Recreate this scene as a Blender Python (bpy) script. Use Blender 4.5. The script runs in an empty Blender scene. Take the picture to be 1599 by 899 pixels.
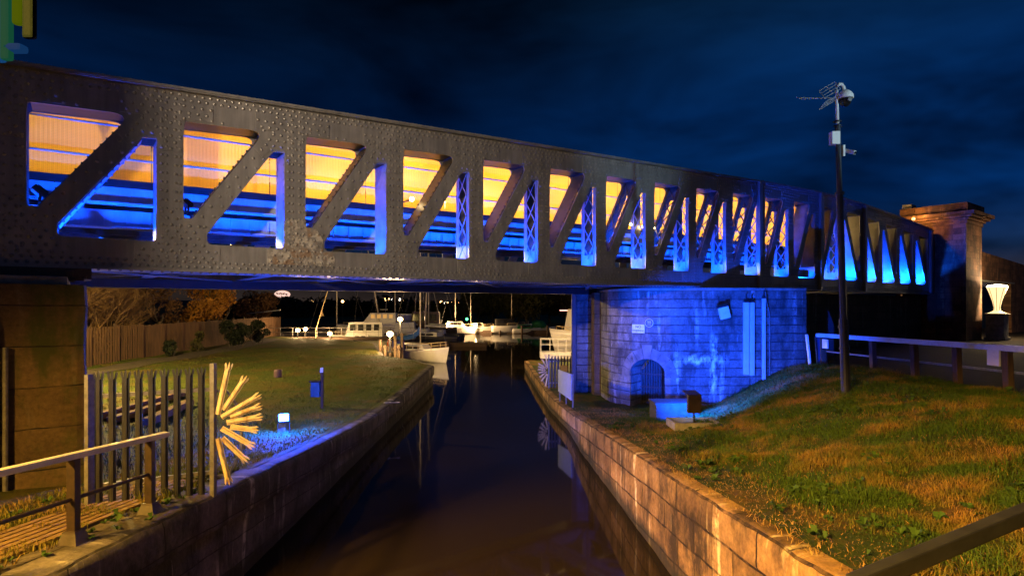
import bpy, bmesh, math, random
from mathutils import Vector, Matrix, noise
import numpy as np
C = bpy.context.scene.collection
S = bpy.context.scene
random.seed(7)
R = math.radians
# ------------------------------------------------------------------ camera, sky, exposure
EYE, HOR, F = 4.3, 478.0, 900.0
cam = bpy.data.objects.new('camera', bpy.data.cameras.new('camera')); C.objects.link(cam)
cam.location = (0, 0, EYE); cam.rotation_euler = (R(90), 0, 0)
cam.data.sensor_width = 36; cam.data.lens = F / 1599 * 36
cam.data.shift_y = (HOR - 449.5) / 1599
cam.data.clip_start = .1; cam.data.clip_end = 9000
S.camera = cam
S.view_settings.view_transform = 'Standard'; S.view_settings.look = 'None'
S.view_settings.exposure = 0; S.view_settings.gamma = 1; S.view_settings.use_curve_mapping = False
S.render.engine = 'CYCLES'
S.cycles.use_denoising = True
try: S.cycles.use_light_tree = True
except Exception: pass
S.cycles.max_bounces = 6; S.cycles.diffuse_bounces = 3; S.cycles.glossy_bounces = 4; S.cycles.sample_clamp_indirect = 4

W = bpy.data.worlds.new('World'); S.world = W; W.use_nodes = True
def world_nodes():
    nt = W.node_tree; N = nt.nodes; Lk = nt.links; bg = N['Background']
    tc = N.new('ShaderNodeTexCoord'); sp = N.new('ShaderNodeSeparateXYZ'); Lk.new(tc.outputs['Generated'], sp.inputs[0])
    r = N.new('ShaderNodeValToRGB'); Lk.new(sp.outputs['Z'], r.inputs[0])
    e = r.color_ramp.elements
    e[0].position = 0.0; e[0].color = (.032, .022, .018, 1)
    e[1].position = 1.0; e[1].color = (.0005, .004, .014, 1)
    for p, c in ((.03, (.018, .014, .014, 1)), (.08, (.003, .010, .032, 1)), (.16, (.0003, .0092, .045, 1)), (.3, (.0003, .0080, .038, 1)), (.46, (.0007, .0056, .018, 1))):
        q = e.new(p); q.color = c
    # more of the last light to the right, dark cloud to the left
    mr = N.new('ShaderNodeMapRange'); Lk.new(sp.outputs['X'], mr.inputs[0])
    mr.inputs[1].default_value = -.1; mr.inputs[2].default_value = .62; mr.inputs[3].default_value = .8; mr.inputs[4].default_value = 3.1
    mp = N.new('ShaderNodeMapping'); mp.inputs['Scale'].default_value = (1.5, 1.5, 4.2); Lk.new(tc.outputs['Generated'], mp.inputs[0])
    no = N.new('ShaderNodeTexNoise'); no.inputs['Scale'].default_value = 1.7; no.inputs['Detail'].default_value = 4; no.inputs['Roughness'].default_value = .55
    no.inputs['Distortion'].default_value = .35
    Lk.new(mp.outputs[0], no.inputs['Vector'])
    m2 = N.new('ShaderNodeMapRange'); Lk.new(no.outputs[0], m2.inputs[0])
    m2.inputs[1].default_value = .34; m2.inputs[2].default_value = .68; m2.inputs[3].default_value = .3; m2.inputs[4].default_value = 1.5
    mu = N.new('ShaderNodeMath'); mu.operation = 'MULTIPLY'; Lk.new(mr.outputs[0], mu.inputs[0]); Lk.new(m2.outputs[0], mu.inputs[1])
    Lk.new(r.outputs[0], bg.inputs['Color']); Lk.new(mu.outputs[0], bg.inputs['Strength'])
world_nodes()

# ------------------------------------------------------------------ helpers
def at(px, py, Y): return Vector(((px - 799.5) * Y / F, Y, EYE - (py - HOR) * Y / F))
def interp(t, tab):
    if t <= tab[0][0]: return tab[0][1]
    for (a, b), (c, d) in zip(tab, tab[1:]):
        if t <= c: return b + (d - b) * (t - a) / (c - a)
    return tab[-1][1]
def sstep(a, b, x):
    t = max(0, min(1, (x - a) / (b - a))); return t * t * (3 - 2 * t)
def tag(o, label=None, cat=None, group=None, kind=None):
    if label: o['label'] = label
    if cat: o['category'] = cat
    if group: o['group'] = group
    if kind: o['kind'] = kind
    return o
def thing(name, label, cat, loc=(0, 0, 0), rz=0, group=None):
    o = bpy.data.objects.new(name, None); C.objects.link(o)
    o.empty_display_size = .2
    o.location = loc; o.rotation_euler = (0, 0, rz)
    return tag(o, label, cat, group)
def copy_tree(o, parent=None):
    c = o.copy(); C.objects.link(c); c.parent = parent
    for ch in list(o.children): copy_tree(ch, c)
    return c

class MB:
    def __init__(s): s.v = []; s.f = []; s.uv = None
    def add(s, vs, fs):
        b = len(s.v); s.v += [tuple(x) for x in vs]; s.f += [tuple(i + b for i in f) for f in fs]; return s
    def box(s, c, d, ax=None, bev=0):
        """box at centre c of full size d, optional axes (three vectors)"""
        ax = ax or (Vector((1, 0, 0)), Vector((0, 1, 0)), Vector((0, 0, 1)))
        c = Vector(c); h = [x / 2 for x in d]
        if bev <= 0:
            vs = [c + ax[0] * (i * h[0]) + ax[1] * (j * h[1]) + ax[2] * (k * h[2]) for i in (-1, 1) for j in (-1, 1) for k in (-1, 1)]
            return s.add(vs, [(0, 1, 3, 2), (4, 6, 7, 5), (0, 4, 5, 1), (2, 3, 7, 6), (0, 2, 6, 4), (1, 5, 7, 3)])
        bm = bmesh.new(); bmesh.ops.create_cube(bm, size=1)
        for v in bm.verts: v.co = Vector((v.co.x * d[0], v.co.y * d[1], v.co.z * d[2]))
        bmesh.ops.bevel(bm, geom=bm.edges[:], offset=bev, segments=2, affect='EDGES', profile=.6)
        bm.verts.index_update()
        s.add([c + ax[0] * v.co.x + ax[1] * v.co.y + ax[2] * v.co.z for v in bm.verts], [[v.index for v in f.verts] for f in bm.faces]); bm.free(); return s
    def bar(s, a, b, w, d, up=(0, 0, 1), bev=0):
        a, b = Vector(a), Vector(b); z = (b - a); L = z.length; z = z / L; up = Vector(up)
        if abs(z.dot(up)) > .98: up = Vector((1, 0, 0))
        x = up.cross(z).normalized(); y = z.cross(x)
        return s.box((a + b) / 2, (w, d, L), (x, y, z), bev)
    def tube(s, pts, r, n=8, cap=True):
        pts = [Vector(p) for p in pts]; rs = r if isinstance(r, (list, tuple)) else [r] * len(pts)
        vs = []; fs = []
        for i, p in enumerate(pts):
            d = (pts[min(i + 1, len(pts) - 1)] - pts[max(i - 1, 0)]).normalized()
            u = Vector((0, 0, 1)) if abs(d.z) < .95 else Vector((1, 0, 0))
            x = u.cross(d).normalized(); y = d.cross(x)
            for k in range(n):
                a = 2 * math.pi * k / n; vs.append(p + (x * math.cos(a) + y * math.sin(a)) * rs[i])
        for i in range(len(pts) - 1):
            for k in range(n):
                fs.append((i * n + k, i * n + (k + 1) % n, (i + 1) * n + (k + 1) % n, (i + 1) * n + k))
        if cap:
            fs.append(tuple(range(n))[::-1]); fs.append(tuple((len(pts) - 1) * n + k for k in range(n)))
        return s.add(vs, fs)
    def lathe(s, c, prof, n=16, ax=None):
        c = Vector(c); ax = ax or (Vector((1, 0, 0)), Vector((0, 1, 0)), Vector((0, 0, 1)))
        vs = []; fs = []
        for (r, z) in prof:
            for k in range(n):
                a = 2 * math.pi * k / n; vs.append(c + ax[0] * (r * math.cos(a)) + ax[1] * (r * math.sin(a)) + ax[2] * z)
        for i in range(len(prof) - 1):
            for k in range(n): fs.append((i * n + k, i * n + (k + 1) % n, (i + 1) * n + (k + 1) % n, (i + 1) * n + k))
        fs.append(tuple(range(n))[::-1]); fs.append(tuple((len(prof) - 1) * n + k for k in range(n)))
        return s.add(vs, fs)
    def prism(s, poly, a, b):
        """poly: list of 3d pts; extruded from offset a to b vectors"""
        n = len(poly); a = Vector(a); b = Vector(b)
        vs = [Vector(p) + a for p in poly] + [Vector(p) + b for p in poly]
        fs = [tuple(range(n))[::-1], tuple(range(n, 2 * n))] + [(i, (i + 1) % n, n + (i + 1) % n, n + i) for i in range(n)]
        return s.add(vs, fs)
    def build(s, name, mat, parent=None, smooth=False, origin=None, world=False, uvs=None):
        me = bpy.data.meshes.new(name)
        off = Vector((0, 0, 0))
        if origin is not None: off = Vector(origin)
        elif world and parent is not None:
            off = Vector(parent.location)
            if parent.parent: off = Vector(parent.parent.location)
        me.from_pydata([(v[0] - off[0], v[1] - off[1], v[2] - off[2]) for v in s.v], [], s.f)
        if uvs:
            l = me.uv_layers.new(name='UVMap')
            for i, lp in enumerate(me.loops): l.data[i].uv = uvs[lp.vertex_index]
        if mat: me.materials.append(mat)
        if smooth: me.polygons.foreach_set('use_smooth', [True] * len(me.polygons))
        me.update()
        o = bpy.data.objects.new(name, me); C.objects.link(o)
        if origin is not None: o.location = origin
        if parent is not None: o.parent = parent
        return o
def fix_normals(o):
    bm = bmesh.new(); bm.from_mesh(o.data); bmesh.ops.recalc_face_normals(bm, faces=bm.faces[:]); bm.to_mesh(o.data); bm.free(); return o

# ------------------------------------------------------------------ materials
def newmat(name):
    m = bpy.data.materials.new(name); m.use_nodes = True; return m, m.node_tree.nodes, m.node_tree.links, m.node_tree.nodes['Principled BSDF']
def ramp(N, Lk, fac, stops):
    r = N.new('ShaderNodeValToRGB'); Lk.new(fac, r.inputs[0]); e = r.color_ramp.elements
    while len(e) < len(stops): e.new(.5)
    for q, (p, c) in zip(e, stops): q.position = p; q.color = (*c, 1) if len(c) == 3 else c
    return r.outputs[0]
def nz(N, Lk, vec, scale, detail=5, rough=.6, sc=(1, 1, 1), dist=0):
    n = N.new('ShaderNodeTexNoise'); n.inputs['Scale'].default_value = scale; n.inputs['Detail'].default_value = detail
    n.inputs['Roughness'].default_value = rough; n.inputs['Distortion'].default_value = dist
    if sc != (1, 1, 1):
        m = N.new('ShaderNodeMapping'); m.inputs['Scale'].default_value = sc; Lk.new(vec, m.inputs[0]); vec = m.outputs[0]
    Lk.new(vec, n.inputs['Vector']); return n.outputs[0]
def mix(N, Lk, fac, a, b, mode='MIX'):
    m = N.new('ShaderNodeMix'); m.data_type = 'RGBA'; m.blend_type = mode
    for sock, v in ((m.inputs[0], fac), (m.inputs[6], a), (m.inputs[7], b)):
        if hasattr(v, 'is_linked'): Lk.new(v, sock)
        elif isinstance(v, (int, float)): sock.default_value = v
        else: sock.default_value = (*v, 1)
    return m.outputs[2]
def bump(N, Lk, b, h, strength, dist=.02, prev=None):
    n = N.new('ShaderNodeBump'); n.inputs['Strength'].default_value = strength; n.inputs['Distance'].default_value = dist
    Lk.new(h, n.inputs['Height'])
    if prev: Lk.new(prev, n.inputs['Normal'])
    Lk.new(n.outputs[0], b.inputs['Normal']); return n.outputs[0]
def M(name, c1, c2=None, scale=6, rough=.7, metal=0, bmp=.2, sc=(1, 1, 1), lo=.35, hi=.65, spec=.5, detail=6):
    m, N, Lk, b = newmat(name); c2 = c2 or tuple(x * .6 for x in c1)
    tc = N.new('ShaderNodeTexCoord').outputs['Object']
    f = nz(N, Lk, tc, scale, detail, .62, sc)
    Lk.new(ramp(N, Lk, f, ((lo, c1), (hi, c2))), b.inputs['Base Color'])
    b.inputs['Roughness'].default_value = rough; b.inputs['Metallic'].default_value = metal; b.inputs['Specular IOR Level'].default_value = spec
    if bmp: bump(N, Lk, b, nz(N, Lk, tc, scale * 4, 5, .6, sc), bmp, .01)
    return m
def EM(name, c, s):
    m, N, Lk, b = newmat(name); b.inputs['Base Color'].default_value = (*[min(x, .9) for x in c], 1)
    b.inputs['Emission Color'].default_value = (*c, 1); b.inputs['Emission Strength'].default_value = s; b.inputs['Roughness'].default_value = .4
    return m
def masonry(name, c1, c2, bw, rh, joint=(.02, .017, .014), stain=(.5, .45, .36), stain_amt=.5, moss=(.03, .035, .012), moss_amt=.5, mortar=.012, offs=.5, blk=.5, rough=.85, bstr=.6, topz=None):
    """coursed stone on UV metres: joints, block to block variation, vertical lime streaks, dark damp patches"""
    m, N, Lk, b = newmat(name)
    uv = N.new('ShaderNodeTexCoord'); U = uv.outputs['UV']
    wob = nz(N, Lk, U, 1.3, 3); ad = N.new('ShaderNodeMix'); ad.data_type = 'VECTOR'
    br = N.new('ShaderNodeTexBrick'); br.offset = offs; br.squash = 1
    br.inputs['Scale'].default_value = 1; br.inputs['Brick Width'].default_value = bw; br.inputs['Row Height'].default_value = rh
    br.inputs['Mortar Size'].default_value = mortar; br.inputs['Mortar Smooth'].default_value = .35
    br.inputs['Color1'].default_value = (0, 0, 0, 1); br.inputs['Color2'].default_value = (1, 1, 1, 1); br.inputs['Mortar'].default_value = (.5, .5, .5, 1)
    vm = N.new('ShaderNodeVectorMath'); vm.operation = 'ADD'; sc = N.new('ShaderNodeVectorMath'); sc.operation = 'SCALE'; sc.inputs[3].default_value = .05
    nn = N.new('ShaderNodeTexNoise'); nn.inputs['Scale'].default_value = 2.2; Lk.new(U, nn.inputs['Vector']); Lk.new(nn.outputs['Color'], sc.inputs[0])
    Lk.new(U, vm.inputs[0]); Lk.new(sc.outputs[0], vm.inputs[1]); Lk.new(vm.outputs[0], br.inputs['Vector'])
    base = ramp(N, Lk, nz(N, Lk, U, 1.1, 8, .68), ((.3, c1), (.7, c2)))
    var = ramp(N, Lk, br.outputs['Color'], ((0, (1 - blk * .6,) * 3), (1, (1 + blk * .3,) * 3)))
    col = mix(N, Lk, 1.0, base, var, 'MULTIPLY')
    grain = ramp(N, Lk, nz(N, Lk, U, 14, 6, .7), ((.3, (.62,) * 3), (.7, (1.25,) * 3)))
    col = mix(N, Lk, 1.0, col, grain, 'MULTIPLY')
    dk = ramp(N, Lk, nz(N, Lk, U, .9, 7, .7, (1.6, .7, 1)), ((.46, (0, 0, 0)), (.62, (1, 1, 1))))
    mm = N.new('ShaderNodeMath'); mm.operation = 'MULTIPLY'; mm.inputs[1].default_value = moss_amt; Lk.new(dk, mm.inputs[0])
    col = mix(N, Lk, mm.outputs[0], col, moss)
    st = ramp(N, Lk, nz(N, Lk, U, 1.0, 6, .62, (3.2, .32, 1), .4), ((.56, (0, 0, 0)), (.67, (1, 1, 1))))
    st2 = ramp(N, Lk, nz(N, Lk, U, 5, 5, .7), ((.38, (0, 0, 0)), (.55, (1, 1, 1))))
    sm = N.new('ShaderNodeMath'); sm.operation = 'MULTIPLY'; Lk.new(st, sm.inputs[0]); Lk.new(st2, sm.inputs[1])
    s3 = N.new('ShaderNodeMath'); s3.operation = 'MULTIPLY'; s3.inputs[1].default_value = stain_amt; Lk.new(sm.outputs[0], s3.inputs[0])
    col = mix(N, Lk, s3.outputs[0], col, stain)
    jn = ramp(N, Lk, nz(N, Lk, U, 3.5, 5, .7), ((.36, (.15,) * 3), (.56, (1,) * 3))); jm = N.new('ShaderNodeMath'); jm.operation = 'MULTIPLY'; Lk.new(jn, jm.inputs[0]); Lk.new(br.outputs['Fac'], jm.inputs[1])
    col = mix(N, Lk, jm.outputs[0], col, joint)
    if 'quay' in name:
        gp = N.new('ShaderNodeSeparateXYZ'); Lk.new(N.new('ShaderNodeNewGeometry').outputs['Position'], gp.inputs[0])
        wa = N.new('ShaderNodeMath'); wa.operation = 'MULTIPLY_ADD'; Lk.new(nz(N, Lk, U, 2.5, 5, .65), wa.inputs[0]); wa.inputs[1].default_value = -.5; Lk.new(gp.outputs['Z'], wa.inputs[2])
        wr = N.new('ShaderNodeMapRange'); Lk.new(wa.outputs[0], wr.inputs[0]); wr.inputs[1].default_value = -.10; wr.inputs[2].default_value = .10; wr.inputs[3].default_value = .85; wr.inputs[4].default_value = 0
        col = mix(N, Lk, wr.outputs[0], col, (.012, .014, .008))
    Lk.new(col, b.inputs['Base Color']); b.inputs['Roughness'].default_value = rough; b.inputs['Specular IOR Level'].default_value = .3
    inv = N.new('ShaderNodeMath'); inv.operation = 'SUBTRACT'; inv.inputs[0].default_value = 1; Lk.new(br.outputs['Fac'], inv.inputs[1])
    p = bump(N, Lk, b, inv.outputs[0], bstr, .025)
    bump(N, Lk, b, nz(N, Lk, U, 7, 8, .7), .55, .03, p)
    return m, (N, Lk, b, U, col)
def grassmat(name, g1, g2, straw, scale=.9, sf=(.45, .62), bmp=.5):
    m, N, Lk, b = newmat(name); P = N.new('ShaderNodeNewGeometry').outputs['Position']
    g = ramp(N, Lk, nz(N, Lk, P, 9, 6, .7), ((.3, g1), (.7, g2)))
    s = ramp(N, Lk, nz(N, Lk, P, scale, 6, .66), ((sf[0], (0, 0, 0)), (sf[1], (1, 1, 1))))
    Lk.new(mix(N, Lk, s, g, straw), b.inputs['Base Color']); b.inputs['Roughness'].default_value = .8; b.inputs['Specular IOR Level'].default_value = .15
    if bmp: bump(N, Lk, b, nz(N, Lk, P, 16, 8, .75), bmp, .06)
    return m

# paint on the girder: dark grey green, dull, slightly dirty
def girder_paint(name, c, patch=0):
    m, N, Lk, b = newmat(name); P = N.new('ShaderNodeTexCoord').outputs['Object']
    base = ramp(N, Lk, nz(N, Lk, P, 1.7, 7, .65), ((.3, tuple(x * .8 for x in c)), (.7, tuple(x * 1.2 for x in c))))
    streak = ramp(N, Lk, nz(N, Lk, P, 3.0, 5, .6, (3, 3, .25)), ((.4, (.8,) * 3), (.65, (1.12,) * 3)))
    col = mix(N, Lk, 1.0, base, streak, 'MULTIPLY')
    f = ramp(N, Lk, nz(N, Lk, P, 7, 8, .75), ((.63 - patch, (0, 0, 0)), (.69 - patch, (1, 1, 1))))
    col = mix(N, Lk, f, col, (.36, .34, .30) if patch else (.11, .10, .09))
    if patch:
        f2 = ramp(N, Lk, nz(N, Lk, P, 4, 8, .7), ((.52, (0, 0, 0)), (.6, (1, 1, 1)))); col = mix(N, Lk, f2, col, (.2, .14, .09))
    Lk.new(col, b.inputs['Base Color']); b.inputs['Roughness'].default_value = .36; b.inputs['Specular IOR Level'].default_value = 1.0
    bump(N, Lk, b, nz(N, Lk, P, 9, 6, .6), .12, .01)
    return m
PAINT = girder_paint('girder_paint', (.165, .163, .163))
PAINT_WORN = girder_paint('worn_girder_paint', (.20, .19, .175), .14)
STEEL = M('deck_steel', (.16, .17, .19), (.09, .1, .11), 4, .5, 0, .15, spec=.4)
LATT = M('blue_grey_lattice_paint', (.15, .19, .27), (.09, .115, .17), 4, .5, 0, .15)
DKPAINT = M('shaded_girder_paint', (.05, .048, .047), (.03, .029, .028), 5, .5, 0, .15)  # girder paint with shade put into its colour for the unlit member sides
STEEL_PALE = M('pale_deck_steel', (.34, .40, .48), (.2, .24, .3), 3, .5, 0, .15, (1, 1, .3))
DARK = M('dark_steel', (.022, .022, .024), (.012, .012, .013), 6, .45, 0, .1)
BROWN_STEEL = M('brown_painted_steel', (.05, .03, .02), (.028, .018, .013), 9, .5, 0, .25)
GALV = M('galvanised_steel', (.22, .21, .2), (.12, .115, .11), 12, .5, .3, .15)
PALE_DARK = M('dull_dark_pale', (.042, .042, .045), (.024, .024, .026), 9, .5, .1, .15, (1, 1, .4))
GALV_PALE = M('pale_galvanised_steel', (.88, .68, .34), (.26, .14, .05), 9, .55, .1, .3, (1, 1, .4), .5, .72)
WHITE = M('white_paint', (.78, .77, .74), (.6, .58, .54), 5, .5, 0, .12, lo=.5, hi=.75)
WHITE_GEL = M('white_gelcoat', (.78, .76, .7), (.66, .63, .56), 1.4, .3, 0, .03)
TIMBER = M('weathered_timber', (.10, .06, .035), (.05, .03, .02), 4, .85, 0, .5, (6, 6, .6))
FENCEWOOD = M('stained_fence_boards', (.115, .058, .022), (.055, .028, .012), 3, .9, 0, .3, (4, 4, .3))
CONC = M('concrete', (.3, .28, .25), (.17, .16, .14), 5, .9, 0, .4)
BLACK = M('black_rubber', (.012, .012, .012), (.02, .02, .02), 8, .6, 0, .1)
GLASS = M('dark_window_glass', (.012, .013, .015), (.02, .02, .022), 2, .08, 0, 0)
BLUECLOTH = M('blue_canvas', (.03, .12, .42), (.018, .07, .26), 5, .8, 0, .4)
GREENCLOTH = M('green_tarpaulin', (.02, .2, .06), (.012, .12, .035), 4, .7, 0, .5)
ORANGE = M('orange_plastic', (.7, .12, .02), (.5, .08, .015), 4, .5, 0, .05)
BINBLUE = M('blue_bin_plastic', (.03, .14, .24), (.02, .09, .16), 6, .5, 0, .1)
BARK = M('bark', (.10, .075, .05), (.045, .033, .024), 8, .9, 0, .5, (1, 1, .3))
# amber perforated screens
def screenmat():
    m, N, Lk, b = newmat('amber_perforated_sheet'); P = N.new('ShaderNodeTexCoord').outputs['UV']
    base = ramp(N, Lk, nz(N, Lk, P, .9, 4, .5, (.35, 1.6, 1)), ((.3, (.86, .46, .07)), (.7, (.94, .60, .14))))  # streaky bright spots of the glow put into the sheet colour
    w = N.new('ShaderNodeTexWave'); w.wave_type = 'BANDS'; w.bands_direction = 'X'; w.inputs['Scale'].default_value = 4.5; w.inputs['Distortion'].default_value = .15; Lk.new(P, w.inputs['Vector'])
    v = N.new('ShaderNodeTexVoronoi'); v.inputs['Scale'].default_value = 34; v.inputs['Randomness'].default_value = .12; Lk.new(P, v.inputs['Vector'])
    dots = ramp(N, Lk, v.outputs['Distance'], ((.2, (.86,) * 3), (.42, (1,) * 3)))
    lines = ramp(N, Lk, w.outputs[0], ((.1, (.95,) * 3), (.9, (1,) * 3)))
    col = mix(N, Lk, 1.0, mix(N, Lk, 1.0, base, dots, 'MULTIPLY'), lines, 'MULTIPLY')
    Lk.new(col, b.inputs['Base Color']); b.inputs['Roughness'].default_value = .5; b.inputs['Specular IOR Level'].default_value = .3
    t = N.new('ShaderNodeBsdfTranslucent'); Lk.new(col, t.inputs[0])
    ms = N.new('ShaderNodeMixShader'); ms.inputs[0].default_value = .42; Lk.new(b.outputs[0], ms.inputs[1]); Lk.new(t.outputs[0], ms.inputs[2])
    Lk.new(ms.outputs[0], N['Material Output'].inputs[0])
    bump(N, Lk, b, w.outputs[0], .3, .02)
    return m
SCREEN = screenmat()
def watermat():
    m, N, Lk, b = newmat('canal_water'); P = N.new('ShaderNodeTexCoord').outputs['Object']
    b.inputs['Base Color'].default_value = (.016, .011, .007, 1); b.inputs['Specular IOR Level'].default_value = .4; b.inputs['Roughness'].default_value = .05; b.inputs['IOR'].default_value = 1.33
    bump(N, Lk, b, nz(N, Lk, P, 1.2, 3, .5, (1, .5, 1)), .05, .05)
    return m
WATER = watermat()
MASON_L, _ = masonry('quay_stone_left', (.16, .135, .115), (.075, .065, .06), 1.5, .42, stain=(.55, .5, .42), stain_amt=.8, moss=(.018, .018, .012), moss_amt=.9, blk=.8)
MASON_R, _ = masonry('quay_stone_right', (.46, .27, .10), (.20, .10, .035), 1.25, .44, joint=(.02, .011, .005), stain=(.85, .68, .36), stain_amt=1.0, moss=(.022, .015, .007), moss_amt=.9, mortar=.02, blk=.8, bstr=1)
PIER_L, _ = masonry('bearing_pier_stone', (.20, .13, .06), (.09, .06, .03), 7.2, .62, stain=(.4, .36, .28), stain_amt=.15, moss=(.045, .06, .012), moss_amt=.85)
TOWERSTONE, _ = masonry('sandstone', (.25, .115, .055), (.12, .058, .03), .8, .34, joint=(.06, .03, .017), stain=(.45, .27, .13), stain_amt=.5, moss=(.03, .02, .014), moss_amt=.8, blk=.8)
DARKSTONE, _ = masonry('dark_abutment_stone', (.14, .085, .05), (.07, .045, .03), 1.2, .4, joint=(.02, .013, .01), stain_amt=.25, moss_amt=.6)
def piermat():
    m, (N, Lk, b, U, col) = masonry('pivot_pier_stone', (.27, .26, .25), (.11, .105, .10), 11.0, .305, joint=(.05, .045, .05), stain=(.8, .8, .78), stain_amt=.55, moss=(.035, .032, .03), moss_amt=.8, mortar=.022, blk=.2, bstr=1)
    # one big white lime leak low on the wall, with its own ragged outline (UV metres: u along the wall, v up)
    sp = N.new('ShaderNodeSeparateXYZ'); Lk.new(U, sp.inputs[0])
    def band(o, c, w, soft):
        s = N.new('ShaderNodeMath'); s.operation = 'SUBTRACT'; s.inputs[1].default_value = c; Lk.new(o, s.inputs[0])
        a = N.new('ShaderNodeMath'); a.operation = 'ABSOLUTE'; Lk.new(s.outputs[0], a.inputs[0])
        r = N.new('ShaderNodeMapRange'); r.inputs[1].default_value = w; r.inputs[2].default_value = w + soft; r.inputs[3].default_value = 1; r.inputs[4].default_value = 0; Lk.new(a.outputs[0], r.inputs[0]); return r.outputs[0]
    def mul(a, c):
        k = N.new('ShaderNodeMath'); k.operation = 'MULTIPLY'; Lk.new(a, k.inputs[0])
        if isinstance(c, float): k.inputs[1].default_value = c
        else: Lk.new(c, k.inputs[1])
        return k.outputs[0]
    def mx(a, c):
        k = N.new('ShaderNodeMath'); k.operation = 'MAXIMUM'; Lk.new(a, k.inputs[0]); Lk.new(c, k.inputs[1]); return k.outputs[0]
    u, v = sp.outputs[0], sp.outputs[1]
    def wob(o, amp, sc_):
        n_ = nz(N, Lk, U, 2.4, 5, .65, sc_); k = N.new('ShaderNodeMath'); k.operation = 'MULTIPLY_ADD'; Lk.new(n_, k.inputs[0]); k.inputs[1].default_value = amp
        k2 = N.new('ShaderNodeMath'); k2.operation = 'ADD'; k2.inputs[1].default_value = -amp * .5; Lk.new(o, k2.inputs[0]); Lk.new(k2.outputs[0], k.inputs[2]); return k.outputs[0]
    uw, vw = wob(u, .38, (.7, 1.3, 1)), wob(v, .5, (2.2, .6, 1))
    vert = mul(band(uw, U_LEAK, .02, .13), band(vw, 2.2, .75, .5)); hor = mul(band(uw, U_LEAK - .32, .50, .4), band(vw, 2.40, .02, .16))
    rag = ramp(N, Lk, nz(N, Lk, U, 5, 6, .7, (1.6, .5, 1)), ((.40, (0, 0, 0)), (.55, (1, 1, 1))))
    f = mul(mx(vert, hor), rag)
    Lk.new(mix(N, Lk, f, col, (.85, .85, .83)), b.inputs['Base Color'])
    return m

# ------------------------------------------------------------------ bridge frame of reference
DX, DY = .8, .6
P0 = Vector((-8.31, 9.35, 0)); D = Vector((DX, DY, 0)); NN = Vector((-DY, DX, 0)); UP = Vector((0, 0, 1))
def G(s, w, h): return P0 + D * s + NN * w + UP * (h + EYE)          # h is height above the eye
TT = [(-6, 3.7), (0, 3.93), (4.2, 4.13), (10.4, 4.41), (13.7, 4.55), (20.5, 4.83), (23.4, 4.96), (27, 5.07), (29.5, 5.08), (32, 5.02), (36.4, 4.80), (42, 4.47)]
def T(s): return interp(s, TT)
def B(s): return .69 + .0017 * s
def sk(k): return .333 + 2.277 * k
S_END = sk(18)
# ------------------------------------------------------------------ ground and water (structure)
LQ = 1.10                                                            # left quay level
LPOLY = [(-4.2, -8), (-4.2, 3.2), (-4.22, 12), (-4.2, 24), (-4.25, 31.5), (-5.7, 34.5), (-8.3, 37.5), (-9.8, 43), (-11.5, 49), (-15, 54), (-22, 58), (-26, 61), (-28, 95)]
LTOP = [(-8, 2.05), (0, 2.0), (5, 1.90), (8.3, 1.62), (12.5, 1.27), (17, 0.97), (20.5, .90), (26, 1.0), (32, 1.08), (60, 1.15), (95, 1.15)]
def lq(Y): return interp(Y, LTOP)
RPOLY = [(3.6, -6), (3.18, 0), (2.5, 9.3), (2.0, 16.9), (1.9, 20), (1.5, 24), (1.2, 30), (.82, 38.6)]
RTOP = [(-6, 2.3), (0, 2.2), (5, 1.92), (11, 1.45), (16.6, 1.02), (20, .66), (24, .6), (40, .62)]
def ledge(Y): return interp(Y, [(y, x) for x, y in LPOLY])
def redge(Y): return interp(Y, [(y, x) for x, y in RPOLY])
FX = 10.6
def right_z(X, Y):
    x0 = redge(Y); v = max(0, min(1, (X - x0) / (FX - x0))); hw = interp(Y, RTOP)
    a = interp(Y, [(0, .1), (5, .12), (13.3, .15), (20, .5)]); b = interp(Y, [(0, .8), (13.3, .82), (20, 1.0)])
    top = interp(Y, [(0, 2.5), (12, 2.46), (17, 2.36), (22, 2.15)])
    n = noise.noise((X * .8, Y * .8, 3)) * .06 + noise.noise((X * 2.6, Y * 2.6, 9)) * .035
    return hw + .028 + (top - hw) * sstep(a, b, v) + n * sstep(.02, .15, v)
def left_z(X, Y):
    d = ledge(Y) - X
    return lq(Y) + .02 * sstep(9.2, 10, Y) + (noise.noise((X * .35, Y * .35, 1)) * .10 + noise.noise((X * 1.7, Y * 1.7, 4)) * .025) * sstep(.8, 2.5, d) + .12 * sstep(9, 20, d)
LAWN = grassmat('lawn', (.030, .045, .007), (.085, .10, .018), (.11, .07, .02), .7, (.45, .7), 1.0)
BANK = grassmat('bank_turf', (.030, .052, .008), (.05, .07, .014), (.17, .085, .025), .9, (.47, .68), .8)
DIRT = M('trodden_earth', (.09, .065, .045), (.045, .034, .026), 3, .95, 0, .8)
TARMAC = M('wet_tarmac', (.030, .025, .020), (.017, .015, .012), 6, .9, 0, .4, spec=.05)
def sheet(name, rows, mat, zf):
    mb = MB(); n = len(rows[0])
    for r in rows:
        for (x, y) in r: mb.v.append((x, y, zf(x, y)))
    for i in range(len(rows) - 1):
        for j in range(n - 1): a = i * n + j; mb.f.append((a, a + 1, a + n + 1, a + n))
    return tag(mb.build(name, mat, smooth=True), kind='structure')
rows = []
for i in range(140):
    Y = -6 + 101 * (i / 139) ** 1.5; e = ledge(Y) - (.6 if Y < 9.4 else .3)
    rows.append([(e - 90 * (j / 60) ** 2.2, Y) for j in range(61)][::-1])
sheet('lawn_ground', rows, LAWN, left_z)
rows = []
for i in range(130):
    Y = -6 + 45 * i / 129; e = redge(Y) + .27
    rows.append([(e + (FX + .02 - e) * j / 60, Y) for j in range(61)])
sheet('bank_ground', rows, BANK, right_z)
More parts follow.
